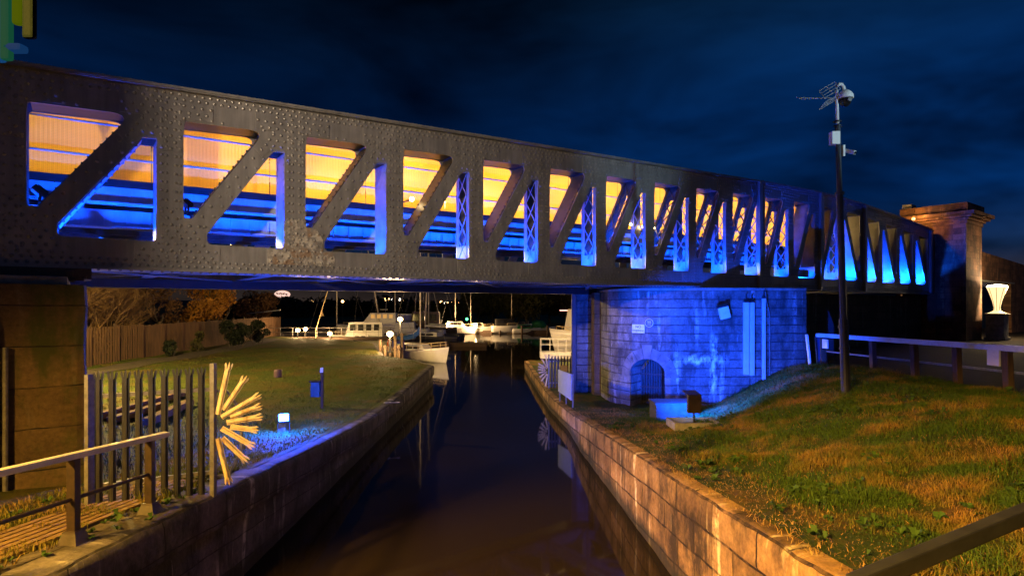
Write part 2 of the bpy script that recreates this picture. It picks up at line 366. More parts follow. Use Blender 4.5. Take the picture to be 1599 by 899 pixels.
sheet('road', [[(FX + .02 + (90 * (j / 12) ** 1.6), -6 + 52 * i / 20) for j in range(13)] for i in range(21)], TARMAC, lambda x, y: interp(y, [(0, 2.5), (12, 2.45), (17, 2.36), (22, 2.2), (34, 2.35)]) - .02)
sheet('water', [[(-140 + 280 * j / 14, -8 + 106 * i / 10) for j in range(15)] for i in range(11)], WATER, lambda x, y: 0)
# path across the lawn beside the board fence
rows = []
for i in range(40):
    Y = 20 + 36 * i / 39; cx = interp(Y, [(20, -20.2), (28, -20.0), (40, -20.6), (50, -22.0), (57, -23.5)])
    rows.append([(cx - .9 + 1.8 * j / 6, Y) for j in range(7)])
sheet('path', rows, DIRT, lambda x, y: left_z(x, y) + .035)
# far shore and country reaching to the horizon
mb = MB()
FARG = grassmat('far_grass', (.05, .07, .012), (.09, .1, .02), (.1, .08, .03), .1)
rows = []
for i in range(30):
    Y = 93 + 4000 * (i / 29) ** 3
    rows.append([(-2600 + 5200 * j / 60, Y) for j in range(61)])
sheet('far_ground', rows, FARG, lambda x, y: .75 + (0 if y < 130 else min(12, (y - 130) * .006)))
HILL = M('wooded_hills', (.010, .009, .007), (.006, .006, .005), .02, .95, 0, 0)
rows = []
for i in range(9):
    t = i / 8; Y = 900 + 900 * t
    rows.append([(-2400 + 4800 * j / 160, Y) for j in range(161)])
def hz(x, y):
    t = (y - 900) / 900; base = interp(x, [(-2400, 30), (-1100, 20), (-600, 13), (-330, 14), (0, 20), (400, 30), (1500, 60), (2400, 90)])
    return 2 + math.sin(min(1, t * 1.4) * math.pi / 2) * base * (1 + .16 * noise.noise((x * .006, y * .004, 2)) + .07 * noise.noise((x * .03, y * .02, 7)))
sheet('hills', rows, HILL, hz)

# ------------------------------------------------------------------ quay walls
def quay(name, poly, topf, side, mat, label, step=.3, seed=0):
    pts = [Vector((x, y, 0)) for x, y in poly]; samp = []; u = 0
    for a, b in zip(pts, pts[1:]):
        L = (b - a).length; n = max(1, int(L / (step if a.y < 30 else 2)))
        for i in range(n): samp.append((a.lerp(b, i / n), u + L * i / n))
        u += L
    samp.append((pts[-1], u))
    prof = [(.66, -.10), (.64, 0), (.4, .012), (.15, .008), (.06, -.015), (.02, -.05), (0, -.12), (0, -.3), (.005, -.5), (.03, -.53), (.08, -.55), (.08, -.75), (.075, -1.0), (.08, -1.3), (.07, -1.7), (.08, -2.4), (.08, -3.6)]
    if side < 0: prof = [(.66, -.10), (.64, 0), (.4, .012), (.13, .004), (.07, -.012), (.04, -.05), (.03, -.12), (.03, -.3), (.028, -.42), (.045, -.45), (.045, -.6), (.045, -.8), (.045, -1.0), (.05, -1.3), (.05, -1.7), (.05, -2.4), (.05, -3.6)]
    mb = MB(); uv = []; m = len(prof)
    for i, (p, uu) in enumerate(samp):
        a = samp[max(0, i - 1)][0]; b = samp[min(len(samp) - 1, i + 1)][0]; d = (b - a).normalized()
        nrm = Vector((-d.y, d.x, 0)) * side                           # towards the land
        tz = topf(p.y)
        for (o, z) in prof:
            q = p + nrm * o; k = noise.noise((q.x * 1.3 + seed, q.y * 1.3, z * 2)) * .03 + noise.noise((q.x * 6 + seed, q.y * 6, z * 6)) * .02
            chip = (noise.noise((q.x * 2.2, q.y * 2.2, 5 + seed)) - .15) * .09 if -.1 < z < .011 and o < .2 else 0
            mb.v.append((q.x - nrm.x * k * .8, q.y - nrm.y * k * .8, tz + z - max(0, chip) + (k * .3 if z > -.3 else 0)))
            uv.append((uu, -z if o < .1 else -o))
    for i in range(len(samp) - 1):
        for j in range(m - 1): a = i * m + j; mb.f.append((a, a + 1, a + m + 1, a + m) if side > 0 else (a, a + m, a + m + 1, a + 1))
    uv = [(a, -b) for a, b in uv]
    o = mb.build(name, mat, smooth=True, origin=(poly[0][0], poly[0][1], 0), uvs=uv)
    return tag(o, label, 'quay wall')
quay('quay_wall', LPOLY, lq, 1, MASON_L, 'dark damp stone canal wall along the left bank with rounded coping', seed=3)
quay('quay_wall', RPOLY, lambda y: interp(y, RTOP), -1, MASON_R, 'rusty orange stone canal wall along the right bank with white streaks', seed=11)
# far end of the right quay and the far basin edge
mb = MB(); uv = []
p = [Vector((.82, 38.6, 0)), Vector((1.1, 39.3, 0)), Vector((40, 41, 0))]; u = 0
for i, q in enumerate(p):
    if i: u += (q - p[i - 1]).length
    for z in (.62, -2): mb.v.append((q.x, q.y, z)); uv.append((u, z))
mb.f = [(0, 1, 3, 2), (2, 3, 5, 4)]
tag(mb.build('quay_wall', MASON_R, origin=(.82, 38.6, 0), uvs=[(a, b) for a, b in uv]), 'short stone quay end beyond the pier facing the basin', 'quay wall')
mb = MB(); mb.box((0, 93, -.2), (400, .5, 2), bev=.05)
tag(mb.build('quay_wall', DARKSTONE, origin=(0, 93, 0), uvs=[(v[0], v[2]) for v in mb.v]), 'low dark wall along the far side of the basin', 'quay wall')

# grooved kerb strip by the left handrail
mb = MB()
for j in range(7):
    o = .70 + j * .115
    for i in range(24):
        y0 = 3.0 + i * .25; y1 = y0 + .25
        mb.bar((ledge(y0) - o, y0, lq(y0) + .012), (ledge(y1) - o, y1, lq(y1) + .012), .085, .05)
tag(mb.build('kerb', M('gritty_kerb', (.30, .19, .07), (.16, .10, .04), 9, .95, 0, .8)), kind='structure')

# ------------------------------------------------------------------ swing bridge
bridge = thing('swing_bridge', 'long riveted dark steel truss bridge lit blue and amber across the canal', 'bridge', G(27.6, 2.6, B(27)))
def panel_holes(k):
    s0 = sk(k)
    if k == 12: cut = 1.8
    def pts(raw, mirror):
        out = []
        for (x, ref, dz, r) in raw:
            xx = (1.88 - x) if mirror else x
            s = s0 + xx; out.append((s, (T(s) if ref == 'T' else B(s)) + dz, r))
        return out[::-1] if mirror else out
    mir = k >= 13
    trap = pts([(0, 'T', -.56, .07), (1.47, 'T', -.56, .16), (.15, 'B', .98, .06), (0, 'B', .98, .03)], mir)
    tri = pts([(1.84, 'T', -.95, .02), (1.84, 'B', .5, .1), (.40, 'B', .5, .10), (.40, 'B', .70, .07), (1.62, 'T', -.95, .03)], mir)
    return trap, tri
def rounded(poly, n=5):
    out = []; m = len(poly)
    for i in range(m):
        p = Vector(poly[i][:2]); a = Vector(poly[i - 1][:2]); b = Vector(poly[(i + 1) % m][:2]); r = poly[i][2]
        u = (a - p).normalized(); v = (b - p).normalized(); ang = u.angle(v); d = min(r / math.tan(ang / 2), .45 * (a - p).length, .45 * (b - p).length)
        p1 = p + u * d; p2 = p + v * d
        for j in range(n + 1):
            t = j / n; out.append((p1 * (1 - t) ** 2 + p * (2 * t * (1 - t)) + p2 * t * t).to_tuple())
    return out
HOLES = []
for k in range(18):
    for h in panel_holes(k): HOLES.append(rounded(h))
def outline(lo=lambda s: B(s), hi=lambda s: T(s), s0=-6, s1=S_END):
    ss = [s0 + (s1 - s0) * i / 90 for i in range(91)]
    return [(s, lo(s)) for s in ss] + [(s, hi(s)) for s in ss[::-1]]
def plate_from_curves(loops, thick):
    cu = bpy.data.curves.new('plate', 'CURVE'); cu.dimensions = '2D'; cu.fill_mode = 'BOTH'; cu.extrude = thick / 2
    for lp in loops:
        sp = cu.splines.new('POLY'); sp.points.add(len(lp) - 1); sp.use_cyclic_u = True
        for q, (x, y) in zip(sp.points, lp): q.co = (x, y, 0, 1)
    ob = bpy.data.objects.new('plate', cu); C.objects.link(ob)
    dg = bpy.context.evaluated_depsgraph_get(); me = bpy.data.meshes.new_from_object(ob.evaluated_get(dg))
    bpy.data.objects.remove(ob); mb = MB()
    mb.v = [tuple(v.co) for v in me.vertices]; mb.f = [tuple(p.vertices) for p in me.polygons]
    bpy.data.meshes.remove(me); bpy.data.curves.remove(cu)
    return mb
def to_bridge(mb, w0):
    mb.v = [tuple(G(x, w0 - z, y)) for (x, y, z) in mb.v]; return mb
def in_poly(x, y, poly):
    c = False; n = len(poly); j = n - 1
    for i in range(n):
        xi, yi = poly[i]; xj, yj = poly[j]
        if (yi > y) != (yj > y) and x < (xj - xi) * (y - yi) / (yj - yi) + xi: c = not c
        j = i
    return c
def near_hole(x, y, d=.05):
    for h in HOLES:
        if x < h[0][0] - 3 or x > h[0][0] + 3: continue
        if in_poly(x, y, h): return True
        for (a, b), (c, e) in zip(h, h[1:] + h[:1]):
            vx, vy = c - a, e - b; L = vx * vx + vy * vy
            if L < 1e-9: continue
            t = max(0, min(1, ((x - a) * vx + (y - b) * vy) / L))
            if (x - a - t * vx) ** 2 + (y - b - t * vy) ** 2 < d * d: return True
    return False
def rivet(mb, s, h, w=-.015, r=.033):
    # w is the plate's surface, rivets bulge towards the water (-w)
    vs = []; fs = []; n = 6
    for (rr, o) in ((r, 0), (r * .8, r * .6)):
        for k in range(n):
            a = 2 * math.pi * k / n; vs.append(G(s + rr * math.cos(a), w - o, h + rr * math.sin(a)))
    vs.append(G(s, w - r * .95, h))
    for k in range(n):
        k2 = (k + 1) % n; fs.append((k, k2, n + k2, n + k)); fs.append((n + k, n + k2, 2 * n))
    mb.add(vs, fs)
plate = to_bridge(plate_from_curves([outline()] + HOLES, .03), 0)
def put(mb, s, h, w=-.015):
    if -6 < s < S_END - .05 and not near_hole(s, h): rivet(mb, s, h, w)
s = -5.9
while s < S_END:
    put(plate, s, B(s) + .055); put(plate, s + .065, B(s) + .145); put(plate, s, T(s) - .06)
    put(plate, s + .065, T(s) - .15)
    s += .13
for k in range(19):
    s0 = sk(k)
    for off in (-.36, -.28, -.13, -.06):
        z = B(s0) + .3
        while z < T(s0) - .25: put(plate, s0 + off, z); z += .165
    if k < 18:
        a = Vector((s0 + .27, B(s0) + .84)); b = Vector((s0 + 1.55, T(s0) - .75))
        if k >= 13: a.x, b.x = s0 + 1.88 - .27, s0 + 1.88 - 1.55
        L = (b - a).length; d = (b - a) / L; nn = Vector((-d.y, d.x)); t = .05; i = 0
        while t < L:
            o = .075 if i % 2 else -.075
            q = a + d * t + nn * o; put(plate, q.x, q.y); t += .13; i += 1
        for _ in range(3):
            pass
for k in range(18):        # rivets along the upper chord between the posts
    s0 = sk(k)
    for j in range(9): put(plate, s0 + .1 + j * .19, T(s0) - .47)
fix_normals(plate.build('truss_web', PAINT, bridge, world=True))
back = to_bridge(plate_from_curves([outline()] + HOLES, .03), .6)
back.build('rear_web', PAINT, bridge, world=True)
# raised gusset plates with their own rivets
for k in range(18):
    s0 = sk(k); pc = s0 - .21
    lowp = [(s0 - .78, .17), (s0 + .62, .17), (s0 + .62, .47), (s0 + .36, .47), (s0 + .36, .74), (s0 + .23, .94), (s0 + .02, .955), (s0 - .01, 1.12), (s0 - .40, 1.12), (s0 - .45, 1.0), (s0 - .45, .47), (s0 - .78, .47)]
    upp = [(s0 - 1.0, -.2), (s0 + .5, -.2), (s0 + .5, -.53), (s0 + .02, -.53), (s0 - .01, -.9), (s0 - .02, -1.15), (s0 - .40, -1.15), (s0 - .45, -.92), (s0 - .72, -.92), (s0 - .88, -1.1), (s0 - 1.02, -.93), (s0 - .66, -.53), (s0 - 1.0, -.53)]
    if k >= 14:
        c = s0 - .21; lowp = [(2 * c - x, y) for x, y in lowp][::-1]; upp = [(2 * c - x, y) for x, y in upp][::-1]
    for poly, ref in ((lowp, B), (upp, T)):
        if k in (12, 13) and ref is B: continue
        lp = [(x, ref(x) + y) for x, y in poly]
        mb = to_bridge(plate_from_curves([lp], .018), -.0245)
        n = 0
        xs = [p[0] for p in lp]; ys = [p[1] for p in lp]; yy = min(ys) + .06; row = 0
        while yy < max(ys):
            xx = min(xs) + .06 + (.07 if row % 2 else 0)
            while xx < max(xs):
                if in_poly(xx, yy, lp) and not near_hole(xx, yy, .05) and all(in_poly(xx + dx, yy + dy, lp) for dx, dy in ((.035, 0), (-.035, 0), (0, .035), (0, -.035))): rivet(mb, xx, yy, -.0335)
                xx += .15
            yy += .12; row += 1
        worn = (k == 2 and ref is B)
        o = fix_normals(mb.build('gusset_plate', PAINT_WORN if worn else PAINT, bridge, world=True))
        if worn: o['label'] = 'gusset plate with pale peeling paint'
# flanges along top and bottom
def strip(s0, s1, n, w0, w1, lof, hif, mat, name, parent=bridge, smooth=False):
    mb = MB()
    for i in range(n + 1):
        s = s0 + (s1 - s0) * i / n
        for (w, f) in ((w0, lof), (w1, lof), (w1, hif), (w0, hif)): mb.v.append(tuple(G(s, w, f(s))))
    for i in range(n):
        for j in range(4): a = i * 4 + j; b = i * 4 + (j + 1) % 4; mb.f.append((a, b, b + 4, a + 4))
    mb.f += [(3, 2, 1, 0), tuple(n * 4 + j for j in range(4))]
    return mb if name is None else fix_normals(mb.build(name, mat, parent, world=True))
tf = strip(-6, S_END, 90, -.16, .76, lambda s: T(s) + .003, lambda s: T(s) + .045, PAINT, None)
s = -5.9
while s < S_END:
    for w in (-.1, .05):
        c = G(s, w, T(s) + .045); tf.lathe(c, ((.028, 0), (.02, .018), (.006, .024)), 6)
    s += .16
fix_normals(tf.build('top_flange', PAINT, bridge, world=True))
strip(-6, S_END, 90, -.14, -.034, lambda s: T(s) - .02, lambda s: T(s) + .001, PAINT, 'top_angle')
bf = strip(-6, S_END, 90, -.15, .74, lambda s: B(s) - .045, lambda s: B(s) - .003, PAINT, None)
s = -5.9
while s < S_END:
    for w in (-.09, .0): bf.lathe(G(s, w, B(s) - .070), ((.006, 0), (.02, .006), (.028, .025)), 6)
    s += .16
fix_normals(bf.build('bottom_flange', PAINT, bridge, world=True))
# vertical stiffener ribs standing proud of the web
for k, wd in ((9.77, .10), (12, .16), (14, .13), (17.95, .2)):
    s = sk(k) - .02; mb = MB()
    mb.bar(G(s, -.09, B(s) + .0), G(s, -.09, T(s) - .02), wd, .13, up=tuple(NN))
    mb.bar(G(s, -.17, B(s) + .0), G(s, -.17, T(s) - .02), wd + .1, .02, up=tuple(NN))
    fix_normals(mb.build('stiffener_rib', PAINT, bridge, world=True))
# long flat cover plates on chords between gussets (seams)
# laced sides of posts and diagonals between the two webs
def laced(a, b, solid, name, out, mat=None):
    """a, b: (s,h) ends of the edge line; builds the side of the box member between the webs"""
    mb = MB(); a = Vector(a); b = Vector(b); L = (b - a).length; d = (b - a) / L
    def q(t, w): p = a + d * t; return G(p.x, w, p.y)
    nrm3 = (D * (-d.y) + UP * d.x) * out
    if solid:
        mb.prism([q(0, .02), q(L, .02), q(L, .58), q(0, .58)], nrm3 * 0, nrm3 * .014)
        t = .1
        while t < L - .05:
            for w in (.07, .53):
                c = q(t, w) + nrm3 * .014; mb.box(c, (.045, .045, .03), (D, NN, UP))
            t += .15
    else:
        for w0, w1 in ((.016, .12), (.48, .584)):
            mb.prism([q(0, w0), q(L, w0), q(L, w1), q(0, w1)], nrm3 * 0, nrm3 * .014)
            t = .08
            while t < L: mb.box(q(t, (w0 + w1) / 2) + nrm3 * .014, (.04, .04, .03), (D, NN, UP)); t += .15
        n = max(2, int(L / .55)); t0 = 0
        mb.prism([q(0, .1), q(min(.35, L * .2), .1), q(min(.35, L * .2), .5), q(0, .5)], nrm3 * -.012, nrm3 * 0)
        for i in range(n):
            u0, u1 = L * i / n, L * (i + 1) / n
            for w0, w1 in ((.10, .50), (.50, .10)):
                e = d * .03; p0, p1 = a + d * u0, a + d * u1
                off = -.012 if w0 < w1 else -.024
                mb.prism([q(max(0, u0 - .03), w0), q(min(L, u0 + .035), w0), q(min(L, u1 + .03), w1), q(max(0, u1 - .035), w1)], nrm3 * off, nrm3 * (off + .011))
    return fix_normals(mb.build(name, mat or LATT, bridge, world=True))
for k in range(18):
    s0 = sk(k); mir = k >= 13
    if not mir:
        e = s0 + 1.845
        laced((e, B(e) + .5), (e, T(e) - .94), k < 3 or k in (11,), 'lattice_post', -1)
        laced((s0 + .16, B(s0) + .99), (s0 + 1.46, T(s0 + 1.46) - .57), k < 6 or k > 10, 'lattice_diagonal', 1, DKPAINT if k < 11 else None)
        strip_mb = MB()
        laced((s0 + .41, B(s0) + .69), (s0 + 1.61, T(s0 + 1.6) - .96), True, 'diagonal_edge', -1) if k < 1 else None
    else:
        laced((s0 + .27, T(s0) - .94), (s0 + 1.47, B(s0) + .70), True, 'lattice_diagonal', 1); laced((s0 + 1.475, B(s0) + .715), (s0 + 1.475, B(s0) + .42), True, 'batten_plate', 1)
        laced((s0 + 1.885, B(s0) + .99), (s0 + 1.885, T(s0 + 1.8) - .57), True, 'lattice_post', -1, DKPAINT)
# soffit plates over each upper opening
for k in range(18):
    mb = MB(); s0 = sk(k); m0, m1 = (0.05, 1.4) if k < 13 else (.5, 1.85)
    mb.prism([G(s0 + m0, .018, T(s0 + m0) - .55), G(s0 + m1, .018, T(s0 + m1) - .55), G(s0 + m1, .582, T(s0 + m1) - .55), G(s0 + m0, .582, T(s0 + m0) - .55)], (0, 0, 0), (0, 0, .012))
    fix_normals(mb.build('chord_soffit', DARK, bridge, world=True))
# deck: kerb, fascia, stringers, floor and cross beams
def Dk(s): return 1.72 + interp(s, [(0, 0), (13, .20), (20, .27), (45, .27)]) + .69
S1 = sk(13)
strip(-6, S1, 40, 1.12, 1.34, lambda s: Dk(s) - .12, lambda s: Dk(s) + .03, DARK, 'deck_kerb')
strip(-6, S1, 40, 1.16, 1.22, lambda s: Dk(s) - .42, lambda s: Dk(s) - .121, STEEL_PALE, 'deck_fascia')
strip(-6, S1, 40, 1.05, 1.30, lambda s: Dk(s) - .455, lambda s: Dk(s) - .422, STEEL_PALE, 'fascia_flange')
strip(-6, S1, 40, 1.40, 4.68, lambda s: Dk(s) - .14, lambda s: Dk(s) - .02, STEEL, 'deck_floor')
sg = strip(-6, S1, 40, 1.36, 1.40, lambda s: Dk(s) - .86, lambda s: Dk(s) - .54, STEEL_PALE, None)
s = -5.8
while s < S1:
    sg.box(G(s, 1.34, Dk(s) - .70), (.03, .05, .30), (D, NN, UP)); s += .38
fix_normals(sg.build('stringer', STEEL_PALE, bridge, world=True))
strip(-6, S1, 40, 1.22, 1.52, lambda s: Dk(s) - .895, lambda s: Dk(s) - .862, STEEL_PALE, 'stringer_flange')
for w in (2.4, 3.6, 4.5): strip(-6, S1, 20, w, w + .06, lambda s: Dk(s) - .8, lambda s: Dk(s) - .15, STEEL, 'stringer')
for k in range(-2, 19):
    s = sk(k) - .2; mb = MB()
    mb.box(G(s, 2.9, B(s) + .23), (.05, 4.5, .33), (D, NN, UP)); mb.box(G(s, 2.9, B(s) + .045), (.28, 4.5, .04), (D, NN, UP)); mb.box(G(s, 2.9, B(s) + .42), (.28, 4.5, .04), (D, NN, UP))
    fix_normals(mb.build('cross_beam', STEEL, bridge, world=True))
for k in range(-2, 17, 2):
    s0, s1 = sk(k) + .1, sk(k + 2) - .5
    mb = MB(); mb.bar(G(s0, .8, B(s0) + .0), G(s1, 5.0, B(s0) + .0), .12, .02); mb.build('bracing', STEEL, bridge, world=True)
    mb = MB(); mb.bar(G(s0, 5.0, B(s0) + .01), G(s1, .8, B(s0) + .025), .12, .02); mb.build('bracing', STEEL, bridge, world=True)
# far girder: the same webs again on the other side, with a deep lower flange
far = MB(); far.v = list(back.v); far.f = list(back.f); off = NN * 4.7
far.v = [tuple(Vector(v) + off) for v in far.v]
far.build('far_web', PAINT, bridge, world=True)
strip(-6, S_END, 60, 5.1, 5.7, lambda s: B(s) - .22, lambda s: B(s) - .004, DARK, 'far_flange')
strip(-6, S_END, 60, 5.1, 5.7, lambda s: T(s) + .003, lambda s: T(s) + .045, PAINT, 'far_top_flange')
# amber parapet screens with rails
def screen_panel(k):
    mb = MB(); uv = []; s0, s1 = sk(k) - .4, sk(k + 1) - .42; n = 4
    for i in range(n + 1):
        s = s0 + (s1 - s0) * i / n
        for w in (1.25,):
            for h in (Dk(s) + .031, T(s) - .12): mb.v.append(tuple(G(s, w, h))); uv.append((s, h))
    for i in range(n): a = i * 2; mb.f.append((a, a + 2, a + 3, a + 1))
    return fix_normals(mb.build('parapet_screen', SCREEN, bridge, world=True, uvs=uv))
for k in range(-2, 13): screen_panel(k)
for h in (.46, 1.09, 1.72):
    mb = MB(); mb.tube([G(s, 1.21, Dk(s) + h) for s in [-6 + (S1 + 5.6) * i / 20 for i in range(21)]], .02, 6); mb.build('parapet_rail', STEEL_PALE, bridge, world=True)
# cover hatch and the pivot drum under the middle post
mb = MB(); mb.lathe(G(26.3, .3, B(26) + .52), ((.42, 0), (.46, .05), (.46, .28), (.4, .33)), 24); mb.build('pivot_cover', STEEL_PALE, bridge, world=True)
# end bearing on the left pier
mb = MB()
mb.box(G(-2.6, .2, B(0) - .14), (7.6, .9, .18), (D, NN, UP)); mb.box(G(-2.6, .15, B(0) - .245), (7.4, .75, .03), (D, NN, UP))
for i in range(16):
    s = .9 - i * .46; mb.box(G(s, -.24, B(0) - .15), (.10, .05, .12), (D, NN, UP), .01); mb.lathe(G(s + .2, -.26, B(0) - .225), ((.035, 0), (.035, .04)), 6)
fix_normals(mb.build('end_bearing', BROWN_STEEL, bridge, world=True))

# ------------------------------------------------------------------ lights helpers
BLUE = (.001, .064, 1.0); AMBER = (1.0, .60, .22); SODIUM = (1.0, .62, .28)
def lamp(kind, name, loc, power, col, r=.1, aim=None, cone=None, blend=.4, parent=None, size=None):
    l = bpy.data.lights.new(name, kind); l.energy = power; l.color = col
    if kind in ('POINT', 'SPOT'): l.shadow_soft_size = r
    if kind == 'SPOT': l.spot_size = R(cone); l.spot_blend = blend
    if kind == 'AREA': l.shape = 'RECTANGLE'; l.size, l.size_y = size
    o = bpy.data.objects.new(name, l); C.objects.link(o); o.location = loc
    if aim is not None: o.rotation_euler = (Vector(aim) - Vector(loc)).to_track_quat('-Z', 'Y').to_euler()
    return o

def floodlight(label, loc, aim, lensmat, size=.3, group=None, stalk=.0):
    """box floodlight with finned back, glass lens and a U bracket; built facing aim"""
    f = (Vector(aim) - Vector(loc)).normalized(); x = Vector((0, 0, 1)).cross(f).normalized(); u = f.cross(x); ax = (x, u, f)
    t = thing('floodlight', label, 'floodlight', loc, group=group)
    mb = MB(); mb.box((0, 0, 0), (size, size * .8, size * .34), ax, size * .05)
    for i in range(6): mb.box(-f * size * .21 + x * (i - 2.5) * size * .14, (size * .03, size * .6, size * .1), ax)
    mb.build('housing', BROWN_STEEL, t)
    mb = MB(); mb.box(f * size * .178, (size * .86, size * .66, .012), ax); mb.build('lens', lensmat, t)
    mb = MB()
    for sg in (-1, 1): mb.bar(x * sg * size * .53, x * sg * size * .53 - Vector((0, 0, size * .62 + stalk)), .012, size * .12, up=tuple(f))
    mb.bar(x * size * .53 - Vector((0, 0, size * .62 + stalk)), -x * size * .53 - Vector((0, 0, size * .62 + stalk)), size * .12, .014)
    mb.build('bracket', DARK, t)
    return t
LENS_BLUE = EM('blue_led_lens', (.10, .35, 1.0), 30)
LENS_OFF = M('grey_lens', (.4, .42, .45), (.3, .32, .35), 3, .25, 0, 0)
# blue floods lying inside the bottom chord, one per bay, shining up between the webs
for k in range(-1, 18):
    s = sk(k) + (1.05 if k < 13 else .75)
    p = G(s, .30, B(s) + .20)
    f = floodlight('small blue LED flood hidden in the bottom chord of the bridge', p, p + UP + NN * .35, LENS_BLUE, .22, 'blue floods along the bridge chord')
    lamp('SPOT', 'chord_flood_light', p + UP * .09, 1250 if k < 13 else 2300, BLUE, .06, p + UP * 1.0 + NN * .30, 165, .3)
# two larger grey floods seen in the first bays
for (px, py, s0, lab) in ((62, 300, .55, 'grey box floodlight tilted in the first truss opening on the left'), (292, 318, 2.72, 'dark box floodlight half behind the post of the second truss opening'), (160, 378, 1.75, 'small dark box floodlight low in the first triangular opening')):
    Yc = (P0 + D * s0).y + .35
    floodlight(lab, at(px, py, Yc), at(px, py, Yc) + Vector((-.5, -.45, -.75)), LENS_OFF, .30 if px < 100 else .24)
# amber lamps added on the deck to make the screens glow from behind
for k in range(0, 13):
    s = sk(k) + .95
    p = G(s, 3.6, Dk(s) + .85); t = thing('added_deck_lamp', 'added amber post lamp on the bridge deck lighting the perforated screens', 'lamp', G(s, 3.6, Dk(s) - .02), group='added amber lamps along the bridge deck')
    mb = MB(); mb.tube([(0, 0, 0), (0, 0, .75)], .03, 8); mb.lathe((0, 0, 0), ((.08, 0), (.08, .02)), 10); mb.build('post', DARK, t)
    mb = MB(); mb.lathe((0, 0, .75), ((.05, 0), (.08, .06), (.08, .16), (.03, .2)), 12); mb.build('lantern', EM('amber_lantern', (1, .6, .2), 6) if k == 0 else bpy.data.materials['amber_lantern'], t)
    lamp('POINT', 'added_deck_light', p - NN * .25, 6 if k == 0 else 190 if k == 1 else 500, (1, .60, .18), .08)

# ------------------------------------------------------------------ left bearing pier
def pier_from_plan(name, plan, z0, z1, mat, label, cat, bev=0, parent=None, nz_=10, amp=.015):
    mb = MB(); uv = []; u = 0; pts = []
    for i, (a, b) in enumerate(zip(plan, plan[1:])):
        a = Vector((*a, 0)); b = Vector((*b, 0)); L = (b - a).length; n = max(1, int(L / .35))
        for j in range(n): pts.append((a.lerp(b, j / n), u + L * j / n))
        u += L
    pts.append((Vector((*plan[-1], 0)), u)); m = nz_ + 1
    for p, uu in pts:
        for j in range(m):
            z = z0 + (z1 - z0) * j / nz_; k = noise.noise((p.x * 2, p.y * 2, z * 2)) * amp
            mb.v.append((p.x + k, p.y + k, z)); uv.append((uu, z))
    for i in range(len(pts) - 1):
        for j in range(nz_): a = i * m + j; mb.f.append((a, a + m, a + m + 1, a + 1))
    b = len(mb.v)
    for p, uu in pts: mb.v.append((p.x, p.y, z1 + .002)); uv.append((p.x, p.y))
    mb.f.append(tuple(range(b, b + len(pts))))
    o = fix_normals(mb.build(name, mat, parent, origin=(plan[0][0], plan[0][1], z0) if parent is None else None, world=parent is not None, uvs=uv))
    if label: tag(o, label, cat)
    return o
lp = thing('masonry_pier', 'massive brown stone pier under the left end of the bridge', 'pier', (-8.6, 9.0, LQ - .3))
pier_from_plan('shaft', [(-9.40, 12.55), (-6.72, 9.1), (-6.70, 9.02), (-6.76, 8.95), (-11.2, 5.62), (-14, 9.3), (-9.40, 12.55)], LQ - .3, EYE + .33, PIER_L, None, None, parent=lp, amp=.03)
mb = MB(); mb.box(Vector((-6.70, 9.02, EYE + .40)) - D * 3 + NN * 2.2, (5.6, 4.0, .14), (D, NN, UP), .04); mb.build('bearing_stone', CONC, lp, world=True)
mb = MB(); pq = Vector((-6.76, 8.95, 0)) - D * .95 - NN * .06
mb.tube([pq + UP * z - D * d for z, d in ((LQ - .2, 0), (EYE - .7, 0), (EYE - .3, .01), (EYE, .1), (EYE + .2, .4))], .05, 10)
mb.tube([pq + D * .12 + UP * (LQ - .2), pq + D * .12 + UP * (EYE - .6)], .035, 8); mb.build('cable_conduit', GALV, lp, world=True)

# ------------------------------------------------------------------ right pivot pier with arched doorway
PLAN = [(3.62, 27.5), (3.62, 23.2), (3.72, 22.2), (3.95, 21.5), (4.35, 20.9), (4.9, 20.55), (5.6, 20.35), (6.6, 20.3), (8.4, 20.4), (10.0, 20.6), (10.6, 20.75), (10.75, 21.1), (10.9, 27.5)]
def plan_pts(plan, step):
    out = []; u = 0
    for a, b in zip(plan, plan[1:]):
        a = Vector((*a, 0)); b = Vector((*b, 0)); L = (b - a).length; n = max(1, int(L / step))
        for j in range(n): out.append((a.lerp(b, j / n), u + L * j / n))
        u += L
    out.append((Vector((*plan[-1], 0)), u)); return out
pp = plan_pts(PLAN, .05)
def u_at_px(px):
    best = min((q for q in pp if q[0].y < 22.3), key=lambda q: abs(q[0].x / q[0].y * F + 799.5 - px)); return best[1]
U_LEAK = u_at_px(1113)
PIERM = piermat()
pv = thing('pivot_pier', 'pale coursed stone pier with arched doorway flooded with blue light', 'pier', (7, 22, .4))
ua, ub = u_at_px(984), u_at_px(1040); uc = (ua + ub) / 2; ur = (ub - ua) / 2; SPR = 1.75; ZT = EYE + .55; ZB = .2
def arch(u):
    t = (u - uc) / ur
    return SPR + ur * 1.0 * math.sqrt(max(0, 1 - t * t)) if abs(t) < 1 else None
mb = MB(); uv = []; NZ = 14
us = [q[1] for q in pp]
cols = []
for p, u in pp:
    a = arch(u); lo = a if a else ZB
    base = len(mb.v)
    for j in range(NZ + 1):
        z = lo + (ZT - lo) * j / NZ; k = noise.noise((p.x * 3, p.y * 3, z * 3)) * .012
        mb.v.append((p.x + k, p.y + k, z)); uv.append((u, z))
    cols.append((base, a))
def addcol(i, j):
    (b0, a0), (b1, a1) = cols[i], cols[j]
    for t in range(NZ): mb.f.append((b0 + t, b1 + t, b1 + t + 1, b0 + t + 1))
for i in range(len(cols) - 1): addcol(i, i + 1)
